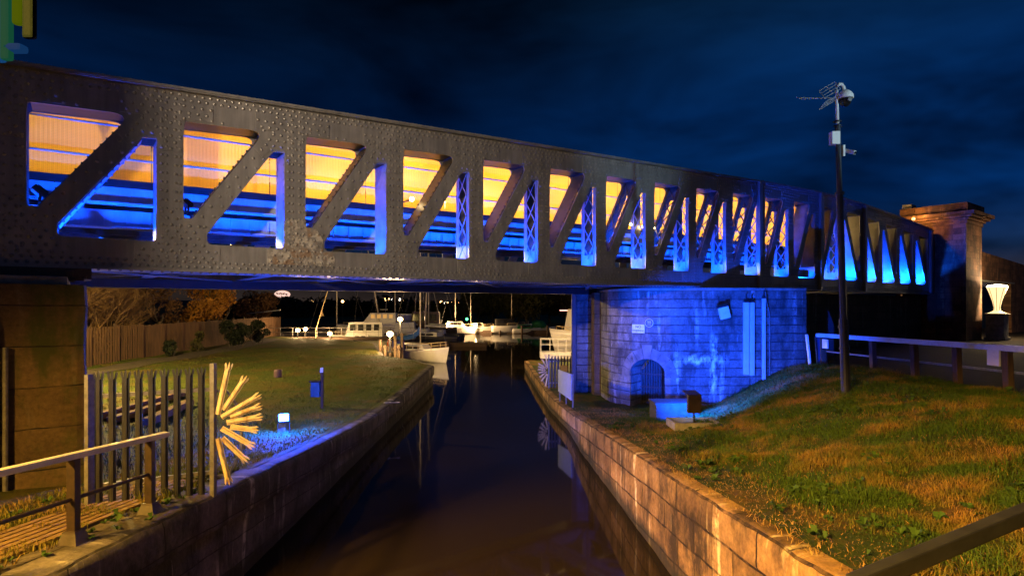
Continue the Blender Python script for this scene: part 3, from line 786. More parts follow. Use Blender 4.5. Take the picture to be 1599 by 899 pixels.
# jamb slivers where the opening starts
TD = Vector((.62, .78, 0)).normalized()
ins = [i for i, c in enumerate(cols) if c[1]]
i0, i1 = ins[0], ins[-1]
pA, pB = pp[i0 - 1][0], pp[i1 + 1][0]
for i, j in ((i0 - 1, i0), (i1, i1 + 1)):
    pass
b = len(mb.v); mb.v.append((*mb.v[cols[i0][0]][:2], ZB)); uv.append((pp[i0][1], ZB)); 
# recess: intrados and jambs pushed back along the passage axis
edge = [(pp[i0][0].x, pp[i0][0].y, ZB)] + [mb.v[cols[i][0]] for i in ins] + [(pp[i1][0].x, pp[i1][0].y, ZB)]
b = len(mb.v); DEP = .95; m = 5
run = 0
for e, q in enumerate(edge):
    if e: run += (Vector(q) - Vector(edge[e - 1])).length
    for j in range(m + 1):
        d = TD * DEP * j / m; mb.v.append((q[0] + d.x, q[1] + d.y, q[2])); uv.append((j / m * DEP * 1.0 + .37, q[2] if e in (0, 1, len(edge) - 1, len(edge) - 2) else q[2]))
for e in range(len(edge) - 1):
    for j in range(m): a = b + e * (m + 1) + j; mb.f.append((a, a + 1, a + m + 2, a + m + 1))
tb = len(mb.v)
for p, u in pp: mb.v.append((p.x, p.y, ZT + .002)); uv.append((p.x, p.y))
mb.f.append(tuple(range(tb, tb + len(pp))))
fix_normals(mb.build('shaft', PIERM, pv, world=True, uvs=uv))
# voussoirs round the arch
def on_wall(u, z, o=0.0):
    for (p, a), (q, c) in zip(pp, pp[1:]):
        if a <= u <= c:
            t = (u - a) / (c - a); d = (q - p).normalized(); n = Vector((d.y, -d.x, 0))
            if n.y > 0: n = -n
            return p.lerp(q, t) + n * o + UP * z
vmb = MB(); nv = 9
vouv = []
for i in range(nv):
    a0 = math.pi * i / nv + .012; a1 = math.pi * (i + 1) / nv - .012; r0, r1 = ur * 1.0 + .01, ur + (.52 if i == nv // 2 else .40)
    ring = []
    for (r, a) in ((r0, a0), (r0, (a0 + a1) / 2), (r0, a1), (r1, a1), (r1, a0)): ring.append((uc - r * math.cos(a), SPR + r * math.sin(a)))
    if any(x < .1 for x, y in ring): continue
    vmb.add([on_wall(x, y, -.02) for x, y in ring] + [on_wall(x, y, .018) for x, y in ring], [(5, 6, 7, 8, 9), (0, 4, 3, 2, 1)] + [(j, (j + 1) % 5, 5 + (j + 1) % 5, 5 + j) for j in range(5)])
    vouv += [(x + i * 3.1, y * 0 + .1 + .02 * j) for j, (x, y) in enumerate(ring)] * 2
fix_normals(vmb.build('arch_surround', M('arch_stone', (.19, .18, .175), (.10, .095, .09), 3, .85, 0, .5), pv, world=True))
# iron gate at the back of the recess
gate = MB(); ga = pp[i0][0] + TD * (DEP * .82); gb = pp[i1][0] + TD * (DEP * .82); gd = (gb - ga); gL = gd.length; gd /= gL
for i in range(13):
    t = .04 + (gL - .08) * i / 12; u = uc + (t / gL - .5) * 2 * ur; a = arch(u) or SPR
    gate.bar(ga + gd * t + UP * ZB, ga + gd * t + UP * (a - .03), .03 if i not in (0, 12) else .07, .03)
for z in (.75, 1.3, 1.78): gate.bar(ga + UP * z, gb + UP * z, .03, .05, up=(0, 0, 1))
go = gate.build('iron_gate', DARK, pv, world=True)
mb = MB(); mb.prism([ga + UP * ZB, gb + UP * ZB, gb + UP * (SPR + .2), ga + UP * (SPR + .2) ], TD * .12, TD * .16)
mb.prism([ga + gd * .06 + UP * (SPR + .2), gb - gd * .06 + UP * (SPR + .2), gb - gd * gL * .3 + UP * (SPR + ur * .98), ga + gd * gL * .3 + UP * (SPR + ur * .98)], TD * .12, TD * .16)
mb.build('gate_backing', M('dark_boards', (.03, .028, .028), (.015, .015, .016), 6, .7), go, world=True)
# flat side buttress and drain pilaster left of the drum
mb = MB(); uvb = []
pier_from_plan('side_buttress', [(3.12, 29), (2.62, 24.5), (3.6, 24.5), (3.6, 29), (3.12, 29)], .2, EYE + .5, PIERM, None, None, parent=pv)
pier_from_plan('corner_pilaster', [(3.36, 24.4), (3.36, 23.55), (3.70, 23.4), (3.70, 24.4), (3.36, 24.4)], .2, EYE + .55, DARKSTONE, None, None, parent=pv)
mb = MB(); mb.box((2.62, 24.42, 2.5), (.2, .14, 4.6), bev=.02); mb.build('iron_upright', BROWN_STEEL, pv, world=True)
mb = MB(); mb.prism([Vector((x, y, 0)) for x, y in PLAN[:-1] + [PLAN[-1]]], (0, 0, ZT), (0, 0, ZT + .1)); fix_normals(mb.build('bearing_cap', CONC, pv, world=True))
# things fixed on the pier
def text_mesh(txt, size):
    cu = bpy.data.curves.new('t', 'FONT'); cu.body = txt; cu.size = size; cu.align_x = 'CENTER'; cu.align_y = 'CENTER'; cu.extrude = .002
    ob = bpy.data.objects.new('t', cu); C.objects.link(ob); dg = bpy.context.evaluated_depsgraph_get(); me = bpy.data.meshes.new_from_object(ob.evaluated_get(dg))
    bpy.data.objects.remove(ob); r = ([tuple(v.co) for v in me.vertices], [tuple(p.vertices) for p in me.polygons]); bpy.data.meshes.remove(me); return r
def wall_axes(u):
    a = on_wall(u - .05, 0); b2 = on_wall(u + .05, 0); x = (b2 - a).normalized(); n = Vector((x.y, -x.x, 0)); return x, UP, n
SIGNTXT = M('sign_lettering', (.02, .03, .12), (.02, .03, .12), 4, .6, 0, 0)
u = u_at_px(997); yy = 20.75; z = EYE - (513 - HOR) * on_wall(u, 0).y / F
x, y, n = wall_axes(u); c = on_wall(u, z, .03)
sg = thing('notice_sign', 'white sign reading NO SWIMMING on the blue lit pier', 'sign', c)
mb = MB(); mb.box((0, 0, 0), (.47, .31, .02), (x, y, n), .004); mb.build('board', WHITE, sg)
for t, dy, s_ in (('NO', .065, .13), ('SWIMMING', -.075, .088)):
    v, f = text_mesh(t, s_); mb = MB(); mb.add([x * p[0] + y * (p[1] + dy) + n * (p[2] + .013) for p in v], f); mb.build('lettering', SIGNTXT, sg)
u = u_at_px(1014); z = EYE - (504 - HOR) * on_wall(u, 0).y / F; x, y, n = wall_axes(u); c = on_wall(u, z, .03)
sg = thing('round_sign', 'round blue sign with number 50 beside the white notice', 'sign', c)
mb = MB(); mb.lathe((0, 0, 0), ((.15, -.01), (.15, .01)), 28, (x, y, n)); mb.build('disc', M('blue_sign_face', (.08, .12, .4), (.06, .1, .33), 4, .5, 0, 0), sg)
mb = MB()
for a in range(28):
    a0, a1 = a / 28 * 2 * math.pi, (a + 1) / 28 * 2 * math.pi
    q = [x * (r * math.cos(t)) + y * (r * math.sin(t)) + n * .012 for r, t in ((.135, a0), (.15, a0), (.15, a1), (.135, a1))]; mb.add(q, [(0, 1, 2, 3)])
mb.build('rim', WHITE, sg)
v, f = text_mesh('50', .13); mb = MB(); mb.add([x * p[0] + y * (p[1] + .02) + n * (p[2] + .013) for p in v], f); mb.box(y * -.06 + n * .013, (.12, .012, .004), (x, y, n)); mb.build('lettering', WHITE, sg)
u = u_at_px(1127); z = EYE - (488 - HOR) * on_wall(u, 0).y / F; c = on_wall(u, z, .22)
t = thing('floodlight', 'white faced floodlight tilted down high on the pier wall', 'floodlight', c)
x, y, n = wall_axes(u); a = R(-14); xx = x * math.cos(a) - y * math.sin(a) * 1; yy_ = x * math.sin(a) + y * math.cos(a)
mb = MB(); mb.box((0, 0, 0), (.36, .42, .12), (xx, yy_, n), .02); mb.build('lens_box', WHITE, t)
mb = MB(); mb.box(yy_ * .25, (.38, .1, .16), (xx, yy_, n), .01); mb.bar(yy_ * .27, yy_ * .27 - n * .24, .03, .03); mb.bar(yy_ * .3 - n * .2, yy_ * .62 - n * .2, .015, .015); mb.build('housing', DARK, t)
TRUNK = M('pale_trunking', (.72, .73, .75), (.6, .61, .63), 3, .45, 0, .05)
for (px0, px1, py0, py1, lab) in ((1159, 1167, 472, 585, 'left tall white cable trunking box of the close pair on the pier'), (1169, 1176, 472, 586, 'right tall white cable trunking box of the close pair on the pier'), (1188, 1192, 466, 594, 'single narrow white cable trunking strip on the pier')):
    uu = u_at_px((px0 + px1) / 2); q = on_wall(uu, 0); x, y, n = wall_axes(uu); Yq = q.y - .1; zt = EYE - (py0 - HOR) * Yq / F; zb = EYE - (py1 - HOR) * Yq / F; wd = (px1 - px0) * Yq / F
    t = thing('cable_trunking', lab, 'trunking', on_wall(uu, zb, .07))
    mb = MB(); mb.box((0, 0, (zt - zb) / 2), (wd, .12, zt - zb), (x, n, UP), .012); mb.build('cover', TRUNK, t)
    mb = MB(); mb.box(UP * (zt - zb + .05), (wd * .9, .1, .1), (x, n, UP), .01); mb.tube([UP * (zt - zb + .08), UP * (zt - zb + .22), UP * (zt - zb + .28) + n * .1 - x * .04], .022, 8); mb.build('gland', DARK, t)
uu = u_at_px(1202); x, y, n = wall_axes(uu); q0 = on_wall(uu, 1.75, .03)
mb = MB(); mb.tube([q0, on_wall(uu, 4.0, .03), on_wall(uu, 4.2, .05) - x * .06, on_wall(uu, 4.5, .1) - x * .18, on_wall(uu, 4.82, .1) - x * .2], .022, 8)
tag(mb.build('conduit_pipe', GALV, origin=tuple(q0)), 'thin bent conduit pipe running down the pier right of the trunking', 'pipe')
# abutment wall under the tail of the bridge
mb = MB(); uv = []
A0 = Vector((10.9, 24.2, 0)); A1 = P0 + D * (S_END + 1.2) + NN * .55; L = (A1 - A0).length
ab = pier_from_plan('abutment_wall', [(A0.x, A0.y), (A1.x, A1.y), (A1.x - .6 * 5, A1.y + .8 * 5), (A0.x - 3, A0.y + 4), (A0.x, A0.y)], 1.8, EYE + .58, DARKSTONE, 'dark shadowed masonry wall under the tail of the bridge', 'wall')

# ------------------------------------------------------------------ sandstone tower and road wall on the right
CT = Vector((26.0, 33.0, 0))
def rectplan(c, a, b2, o=0):
    p = [c - D * o - NN * o, c + D * (a + o) - NN * o, c + D * (a + o) + NN * (b2 + o), c - D * o + NN * (b2 + o)]
    return [(q.x, q.y) for q in p + p[:1]]
tw = thing('bridge_tower', 'red sandstone gate tower with heavy cornice at the bridge end', 'tower', CT + UP * 2.2)
pier_from_plan('shaft', rectplan(CT, 2.9, 3.2), 2.0, EYE + 4.75, TOWERSTONE, None, None, parent=tw, amp=.03)
for o, z0, z1 in ((.06, 4.75, 4.95), (.16, 4.95, 5.08), (.34, 5.08, 5.22), (.5, 5.22, 5.42), (.1, 5.42, 5.95)):
    pier_from_plan('cornice', rectplan(CT, 2.9, 3.2, o), EYE + z0, EYE + z1, TOWERSTONE, None, None, parent=tw, nz_=2, amp=.05)
mb = MB(); mb.box(CT + D * .5 + NN * 3.0 + UP * (EYE + 6.1), (.8, .5, .3), (D, NN, UP), .03); mb.box(CT + D * 1.6 + NN * .9 + UP * (EYE + 6.06), (.75, .5, .22), (D, NN, UP), .03)
mb.build('cap_block', CONC, tw, world=True)
# wall to the right with a wide opening
wl = thing('parapet_wall', 'brown stone wall with lit archway to the right of the tower', 'wall', CT + D * 8 + UP * 2.2)
mb = MB(); uv = []
def W2(s, h): return CT + D * (2.9 + s) + NN * 1.2 + UP * (EYE + h)
topl = [(0, 5.0), (.5, 4.35), (1.2, 4.0), (2.5, 3.8), (5, 3.65), (16, 3.2)]
ss = [i * .25 for i in range(65)]
for w in (0, .5):
    for s in ss:
        for h in (1.75 if s < 12 else -2.1, interp(s, topl)): q = W2(s, h) + NN * w; mb.v.append(tuple(q)); uv.append((s, h))
n = len(ss)
for b0 in (0, 2 * n):
    for i in range(n - 1): a = b0 + i * 2; mb.f.append((a, a + 2, a + 3, a + 1))
for i in range(n - 1):
    a = i * 2; mb.f += [(a + 1, a + 3, a + 3 + 2 * n, a + 1 + 2 * n), (a, a + 2 * n, a + 2 + 2 * n, a + 2)]
fix_normals(mb.build('wall_face', TOWERSTONE, wl, world=True, uvs=uv))
mb = MB(); mb.box(W2(6, 1.70) + NN * .1, (12.2, .5, .1), (D, NN, UP)); mb.build('lintel', CONC, wl, world=True)
pier_from_plan('back_wall', [((W2(-1, 0) + NN * 3).x, (W2(-1, 0) + NN * 3).y), ((W2(16, 0) + NN * 3).x, (W2(16, 0) + NN * 3).y), ((W2(16, 0) + NN * 4).x, (W2(16, 0) + NN * 4).y)], 2.0, EYE + 1.7, TOWERSTONE, None, None, parent=wl)
mb = MB()
for i in range(14): mb.box(W2(2.2 + i * .55, -.3) + NN * 2.9, (.10, .12, 3.6), (D, NN, UP))
mb.build('gate_slats', TIMBER, wl, world=True)
# lantern on its pedestal
LP = at(1557, 531, 34.1)
t = thing('lantern', 'glowing white tapered lantern on a stone pedestal by the archway', 'lantern', (LP.x, LP.y, 2.3)); t.scale = (1.15, 1.15, 1.15)
mb = MB(); mb.box((0, 0, .65), (.85, .75, 1.3), (D, NN, UP), .04); mb.box((0, 0, 1.335), (.98, .88, .07), (D, NN, UP), .02); mb.box((0, 0, .08), (.98, .88, .16), (D, NN, UP), .02); mb.build('pedestal', CONC, t)
mb = MB(); mb.lathe((0, 0, 1.37), ((.42, 0), (.3, .05), (.15, .14), (.13, .3), (.2, .65), (.32, 1.05), (.43, 1.35), (.40, 1.37)), 20)
mb.build('shade', EM('lantern_glass', (1, .72, .34), 1.5), t, smooth=True)
mb = MB(); mb.lathe((0, 0, 2.74), ((.44, 0), (.40, .06), (.2, .1), (.05, .13)), 20); mb.build('cap', EM('lantern_bulb', (1, .85, .6), 12), t)
for i in range(8):
    a = i * math.pi / 4; mb = MB(); mb.tube([((r + .012) * math.cos(a), (r + .012) * math.sin(a), z) for r, z in ((.15, 1.51), (.13, 1.67), (.2, 2.02), (.32, 2.42), (.43, 2.72))], .012, 5); mb.build('frame_bar', DARK, t)
t = thing('bulkhead_lamp', 'small amber lamp added on the bridge end to light the tower', 'lamp', G(40.3, .5, T(40.3) + .045))  # lamp added to throw amber light on the tower top
mb = MB(); mb.tube([(0, 0, 0), (0, 0, .45)], .03, 8); mb.build('stem', DARK, t); mb = MB(); mb.lathe((0, 0, .45), ((.05, 0), (.09, .04), (.07, .13), (.02, .15)), 10); mb.build('bulb', EM('added_tail_bulb', (1, .5, .14), 4), t)
lamp('POINT', 'added_tail_light', G(40.55, .3, T(40.3) + .6), 110, (1, .5, .14), .08)
lamp('POINT', 'lantern_light', (LP.x + 1.2, LP.y + .35, 5.3), 1500, (1, .70, .36), .25)

# ------------------------------------------------------------------ timber rail fence on the right
fr = thing('rail_fence', 'timber fence with white top rail and dark posts along the road', 'fence', (FX, 13, 2.4))
def road_z(Y): return interp(Y, [(0, 2.5), (12, 2.45), (17, 2.36), (22, 2.15)])
for Y in (19.6, 16.9, 15.15, 13.7, 12.3, 11.0, 9.7, 8.4):
    z = road_z(Y); mb = MB(); mb.bar((FX + .02, Y, z - .4), (FX - .04, Y, z + 1.0), .16, .13, bev=.012); mb.build('post', TIMBER, fr, world=True)
mb = MB(); mb.bar((FX - .05, 19.9, road_z(19.9) + 1.07), (FX - .05, 8.0, road_z(8) + 1.0), .14, .13, bev=.015); mb.build('top_rail', WHITE, fr, world=True)
mb = MB(); mb.bar((FX + .07, 19.7, road_z(19.7) + .52), (FX + .07, 8.0, road_z(8) + .5), .05, .05); mb.build('mid_rail', GALV, fr, world=True)
for Y, h in ((12.55, .36), (19.3, .30)):
    mb = MB(); mb.box((FX - .11, Y, road_z(Y) + .98 - h / 2 - .05), (.04, .32, h), bev=.006); mb.build('board', WHITE, fr, world=True)
# leaning plank and board at the end of the fence
q = at(1266, 578, 19.6); mb = MB(); mb.bar((q.x, q.y, q.z - .05), (q.x - .14, q.y, q.z + 1.22), .11, .06, bev=.008)
tag(mb.build('marker_post', WHITE, origin=(q.x, q.y, q.z)), 'short pale post leaning at the right corner of the blue pier', 'post')
q = at(1277, 576, 19.9); mb = MB()
mb.prism([(q.x, q.y, q.z), (q.x + .36, q.y, q.z), (q.x + .33, q.y + .1, q.z + 1.1), (q.x - .03, q.y + .1, q.z + 1.1)], (0, 0, 0), (.0, .06, 0))
tag(fix_normals(mb.build('board', M('blue_painted_board', (.03, .08, .2), (.02, .05, .13), 4, .6), origin=(q.x, q.y, q.z))), 'dark blue board standing against the wall behind the fence end', 'board')
q = at(1290, 576, 22.5); mb = MB()
mb.prism([(q.x - .3, q.y, q.z), (q.x + .3, q.y, q.z), (q.x + .3, q.y, q.z + 1.75), (q.x, q.y, q.z + 2.5), (q.x - .3, q.y, q.z + 1.75)], (0, 0, 0), (0, .08, 0))
tag(fix_normals(mb.build('board', M('weathered_blue_board', (.05, .05, .06), (.03, .03, .04), 4, .8), origin=(q.x, q.y, q.z))), 'tall board with pointed top behind the fence end', 'board')

# ------------------------------------------------------------------ CCTV mast
cb = at(1321, 618, 13.3); lean = Vector((-.031, 0, 1))
ct = thing('camera_mast', 'tall black steel mast with security cameras on the grass bank', 'mast', cb)
def cz(py): return (618 - py) * 13.3 / F
def cp(py, dx=0, dy=0): return lean * cz(py) + Vector((dx, dy, 0))
mb = MB(); mb.tube([cp(640), cp(500), cp(498)], [.10, .098, .095], 14); mb.tube([cp(512), cp(508)], .12, 14); mb.tube([cp(545), cp(541)], .112, 14); mb.build('lower_shaft', DARK, ct)
mb = MB(); mb.tube([cp(498), cp(302)], .072, 12); mb.tube([cp(304), cp(300)], .098, 12); mb.tube([cp(300), cp(196)], .058, 12); mb.build('upper_shaft', M('bluish_black_paint', (.035, .045, .06), (.02, .028, .04), 5, .4, 0, .1), ct)
mb = MB()
for p in (198, 191): mb.lathe(cp(p), ((.085, 0), (.085, .03)), 14)
mb.build('flange', DARK, ct)
mb = MB(); mb.tube([cp(193), cp(150), cp(142), cp(135, .02), cp(131.5, .07), cp(132, .13), cp(137, .17), cp(145, .18)], .036, 12); mb.build('gooseneck', WHITE, ct, smooth=True)
pc = cp(151, .17, -.05); mb = MB(); mb.lathe(pc, ((.03, .14), (.10, .10), (.165, .02), (.17, -.06), (.15, -.075), (.14, -.07)), 20); mb.build('dome_housing', WHITE, ct, smooth=True)
mb = MB(); mb.lathe(pc, ((.13, -.075), (.13, -.12), (.11, -.19), (.06, -.24), (.01, -.25)), 20); do = mb.build('dome', GLASS, ct, smooth=True)
mb = MB(); mb.lathe(pc + Vector((.02, -.125, -.13)), ((.045, 0), (.045, .03), (.02, .031)), 14, (Vector((1, 0, 0)), Vector((0, 0, 1)), Vector((0, -1, 0)))); mb.build('lens', GALV, do)
mb = MB(); mb.box(cp(217, -.105, -.04), (.19, .16, .30), bev=.015); mb.build('junction_box', WHITE, ct)
mb = MB(); mb.box(cp(236, .10, -.02), (.05, .09, .26), bev=.01); mb.bar(cp(236, .1, -.02), cp(238, .22, -.05), .03, .03); mb.build('camera_bracket', WHITE, ct)
mb = MB(); mb.bar(cp(236, .17, -.02), cp(242, .26, -.2), .09, .085, bev=.01); cm = mb.build('bullet_camera', WHITE, ct)
mb = MB(); mb.lathe(cp(242.2, .262, -.205), ((.03, 0), (.03, .01)), 12, (Vector((1, 0, 0)), Vector((0, 0, 1)), Vector((0, -1, 0)))); mb.build('lens', GLASS, cm)
mb = MB()
a0, a1 = cp(152, -.02, .05), cp(150, -.80, .15); mb.tube([a0, a1], .012, 6)
for i in range(7):
    c = a0.lerp(a1, .35 + i * .107); l = .10 - i * .006; mb.tube([c + Vector((.03, -l, -.05)), c + Vector((-.03, l, .05))], .008, 5)
for gx, gz, tl in ((-.16, .14, .45), (-.16, -.13, .5)):
    c = cp(150, gx, 0) + Vector((0, 0, gz)); d1 = Vector((.16, -.04, .09)); d2 = Vector((-.05, .10, .16 if gz > 0 else -.10)) * .8
    for e in (-1, -.33, .33, 1): mb.tube([c + d1 * -1 + d2 * e * .8, c + d1 + d2 * e * .8], .008, 5)
    for e in (-1, 0, 1): mb.tube([c + d1 * e - d2 * .8, c + d1 * e + d2 * .8], .008, 5)
mb.build('aerial', M('aluminium', (.6, .62, .65), (.5, .52, .55), 4, .35, .6, 0), ct)
mb = MB(); mb.tube([cp(225, -.09, -.09), cp(238, -.06, -.09), cp(250, -.03, -.085), cp(300, -.02, -.08)], .014, 6); mb.build('cable', BLACK, ct)

# ------------------------------------------------------------------ blue floodlight plinth on the right path
fb = at(1086, 676, 14.6)
fz = right_z(fb.x, fb.y)
pl = thing('electric_plinth', 'square pale concrete block behind the floodlight at the pier foot', 'plinth', (fb.x + .1, 16.9, right_z(fb.x, 16.9)))
mb = MB(); mb.box((0, 0, .12), (1.25, .8, .66), bev=.03); mb.box((0, 0, .47), (1.32, .86, .06), bev=.015); mb.build('block', M('dark_plinth', (.07, .065, .06), (.04, .038, .035), 6, .9, 0, .4), pl)
ft = thing('floodlight_tray', 'low concrete framed tray on the path holding the flood', 'tray', (fb.x - .05, fb.y, fz))
mb = MB()
for sx in (-1, 1): mb.box((sx * .54, 0, .05), (.1, .8, .2), bev=.015)
for sy in (-1, 1): mb.box((0, sy * .35, .05), (.98, .1, .195), bev=.015)
mb.build('frame', CONC, ft); mb = MB(); mb.box((0, 0, .03), (.97, .6, .03)); mb.build('base', GALV, ft)
fl = thing('floodlight', 'rectangular floodlight seen from behind shining blue on the pier', 'floodlight', (fb.x - .02, fb.y + .05, fz + .045))
ang = R(5); fx_ = Vector((1, 0, 0)); fu = Vector((0, -math.sin(ang), math.cos(ang))); ff = Vector((0, math.cos(ang), math.sin(ang)))
mb = MB(); mb.box(UP * .50, (.34, .46, .12), (fx_, fu, ff), .02); mb.build('housing', BROWN_STEEL, fl)
mb = MB(); mb.box(UP * .50 + ff * .064, (.30, .42, .012), (fx_, fu, ff)); mb.build('lens', LENS_BLUE, fl)
mb = MB(); mb.box(UP * .50 + fu * .237 + ff * .24, (.36, .014, .50), (fx_, fu, ff)); mb.build('added_hood', BROWN_STEEL, fl)  # hood added to keep the blue beam off the girder
mb = MB(); mb.bar((0, 0, 0), (0, 0, .3), .05, .04); mb.box((0, 0, .01), (.2, .2, .02)); mb.build('stalk', DARK, fl)
src = Vector(fl.location) + UP * .50 + ff * .10
lamp('SPOT', 'pier_flood_light', src, 10000, BLUE, .05, (7.0, 20.4, 2.9), 108, .95)

# ------------------------------------------------------------------ left quay: palisade with fan of spikes
def pale(mb, a, b, w=.07, tip=.11, face=None):
    """corrugated palisade pale from a to b ending in a three pronged point"""
    a, b = Vector(a), Vector(b); z = (b - a); L = z.length; z /= L
    face = face or Vector((0, -1, 0)); x = face.cross(z).normalized(); f = z.cross(x) * -1
    if f.dot(face) < 0: f = -f
    prof = [(-.5, .0), (-.28, .0), (-.13, .30), (.13, .30), (.28, .0), (.5, .0)]
    pts = [(px_ * w, pf * w) for px_, pf in prof]
    n = len(pts); vs = []; th = .006
    for t in (0, L - tip):
        for (px_, pf) in pts: vs.append(a + z * t + x * px_ + f * pf)
        for (px_, pf) in pts: vs.append(a + z * t + x * px_ + f * (pf - th))
    fs = []
    for i in range(n - 1):
        fs += [(i, i + 1, 2 * n + i + 1, 2 * n + i), (n + i, 3 * n + i, 3 * n + i + 1, n + i + 1)]
    fs += [(0, 2 * n, 3 * n, n), (n - 1, 2 * n - 1, 4 * n - 1, 3 * n - 1)]
    mb.add(vs, fs)
    for (c, dirx, s) in ((-.36, -.36, .34), (0, 0, .36), (.36, .36, .34)):
        base = a + z * (L - tip); o = .30 * w if c == 0 else 0
        ring = [base + x * (c - s / 2) * w + f * o, base + x * (c + s / 2) * w + f * o, base + z * tip * (.55 if c else .6) + x * ((c + s / 2) * w + dirx * w * .5) + f * (o + (.0 if c else .005)), base + z * tip * (1 if c == 0 else .82) + x * (c * w + dirx * w * .55) + f * o, base + z * tip * .55 + x * ((c - s / 2) * w + dirx * w * .5) + f * o]
        mb.prism(ring, f * 0, f * -th)
def palisade(label, p0, p1, z, n, h, fan, parent_scale=1.0, lean=0, dirx=1):
    p0, p1 = Vector(p0), Vector(p1); d = (p1 - p0).normalized(); face = Vector((d.y, -d.x, 0))
    if face.y > 0: face = -face
    t = thing('palisade_fence', label, 'fence', (p1.x, p1.y, z))
    for i in range(n):
        q = p0.lerp(p1, (i + .0) / n); mb = MB(); pale(mb, (q.x, q.y, z - .05), (q.x, q.y, z + h), .098 * parent_scale, .13, face)
        fix_normals(mb.build('pale', PALE_DARK, t, world=True))
    for hz_ in (.32, 1.62):
        mb = MB(); mb.bar(p0 - face * .03 + UP * (z + hz_ * h / 2), p1 - face * .03 + UP * (z + hz_ * h / 2), .05, .05); mb.build('rail', GALV, t, world=True)
    mb = MB(); mb.bar(p1 + UP * (z - .1), p1 + UP * (z + h + .03), .09, .06); mb.build('end_post', GALV, t, world=True)
    mb = MB(); mb.bar(p0 - d * .1 + UP * (z - .1), p0 - d * .1 + UP * (z + h - .05), .12, .05); mb.build('start_post', GALV, t, world=True)
    # fan bracing and spikes
    k = parent_scale; c = p1 + UP * (z + 1.14 * k)
    mb = MB()
    mb.bar(p1 - face * .04 + UP * (z + 1.62 * k), p1 - face * .04 + d * .17 + UP * (z + 1.62 * k), .04, .03)
    mb.bar(p1 - face * .04 + d * .17 + UP * (z + 1.62 * k), p1 - face * .04 + d * .43 * k + UP * (z + 1.22 * k), .04, .03)
    mb.bar(p1 - face * .04 + d * .41 * k + UP * (z + 1.22 * k), p1 - face * .04 + d * .41 * k + UP * (z + .62 * k), .04, .03)
    mb.bar(p1 - face * .04 + d * .41 * k + UP * (z + .62 * k), p1 - face * .04 + d * .20 * k + UP * (z + .2 * k), .04, .03)
    mb.bar(p1 - face * .04 + UP * (z + .25 * k), p1 - face * .04 + d * .22 * k + UP * (z + .25 * k), .04, .03)
    mb.build('fan_brace', GALV, t, world=True)
    for (xa, za, xb, zb) in fan:
        mb = MB(); pale(mb, c + d * xa * k + UP * za * k + face * .03, c + d * xb * k + UP * zb * k + face * .06, .086 * k, .13 * k, face)
        fix_normals(mb.build('spike', GALV_PALE, t, world=True))
    return t
FAN = [((340, 643), (356, 561)), ((348, 637), (380, 584)), ((345, 648), (401, 615)), ((357, 649), (403, 633)), ((352, 657), (404, 651)), ((357, 664), (398, 673)), ((345, 665), (392, 700)), ((346, 680), (382, 723)), ((340, 680), (356, 755))]
FAN = [((a[0] - 334) * .0106, (654.5 - a[1]) * .0103, (b[0] - 334) * .0106, (654.5 - b[1]) * .0103) for a, b in FAN]
palisade('grey palisade fence ending in a fan of pale spikes over the near left quay', (-5.45, 7.6, 0), (-4.26, 8.22, 0), 1.64, 9, 1.82, FAN, .89)
palisade('small palisade fence with a spike fan on the quay beside the pier', (2.95, 26.2, 0), (1.66, 26.0, 0), .6, 9, 1.5, FAN, .74)
# notice on the small fence, blue panel board
mb = MB(); mb.box((2.35, 26.0, 1.5), (.3, .02, .26)); tag(mb.build('notice_sign', M('yellow_sign', (.4, .26, .06), (.35, .2, .05), 4, .6), origin=(2.35, 26.0, 1.37)), 'small yellow notice fixed on the palisade by the pier', 'sign')
ip = thing('information_board', 'blue grey rectangular panel on posts at the quay edge', 'information board', (2.0, 21.3, .62))
pa, pb = Vector((1.82, 22.3, 0)), Vector((2.16, 20.7, 0)); dd = (pb - pa).normalized(); nn_ = Vector((dd.y, -dd.x, 0))
mb = MB()
mb.prism([pa + UP * 1.02, pb + UP * .92, pb + UP * 1.86, pa + UP * 1.86], nn_ * 0, nn_ * .04); fix_normals(mb.build('panel', M('pale_blue_panel', (.25, .32, .5), (.2, .26, .42), 3, .5, 0, .05), ip, world=True))
for q in (pa, pa.lerp(pb, .5), pb):
    mb = MB(); mb.bar(q + UP * .5 - nn_ * .03, q + UP * 1.86 - nn_ * .03, .05, .05); mb.build('post', GALV, ip, world=True)

# ------------------------------------------------------------------ left handrail
hr = thing('handrail', 'brown steel handrail with white top bar on the near left quay', 'handrail', (-4.6, 6.1, lq(6.1)))
def hrx(y): return -4.72 + .22 * (y - 4.4) / 3.1
mb = MB(); mb.bar((hrx(4.4), 4.4, lq(4.4) + .93), (hrx(7.5), 7.5, lq(7.5) + .95), .10, .065, bev=.012); mb.build('top_bar', WHITE, hr, world=True)
mb = MB(); mb.tube([(hrx(4.4), 4.4, lq(4.4) + .47), (hrx(7.2), 7.2, lq(7.2) + .5)], .022, 10); mb.build('mid_bar', BROWN_STEEL, hr, world=True)
for y in (4.9, 6.05, 7.2):
    x = hrx(y); z = lq(y); mb = MB()
    mb.bar((x, y, z + .08), (x, y, z + .905), .085, .09, bev=.006)
    pst = mb.build('post', BROWN_STEEL, hr, world=True)
    mb = MB(); mb.lathe((x, y, z), ((.16, 0), (.145, .03), (.10, .12), (.09, .145)), 4, (Vector((.7, .7, 0)), Vector((-.7, .7, 0)), UP)); mb.build('foot', BROWN_STEEL, pst, world=True)
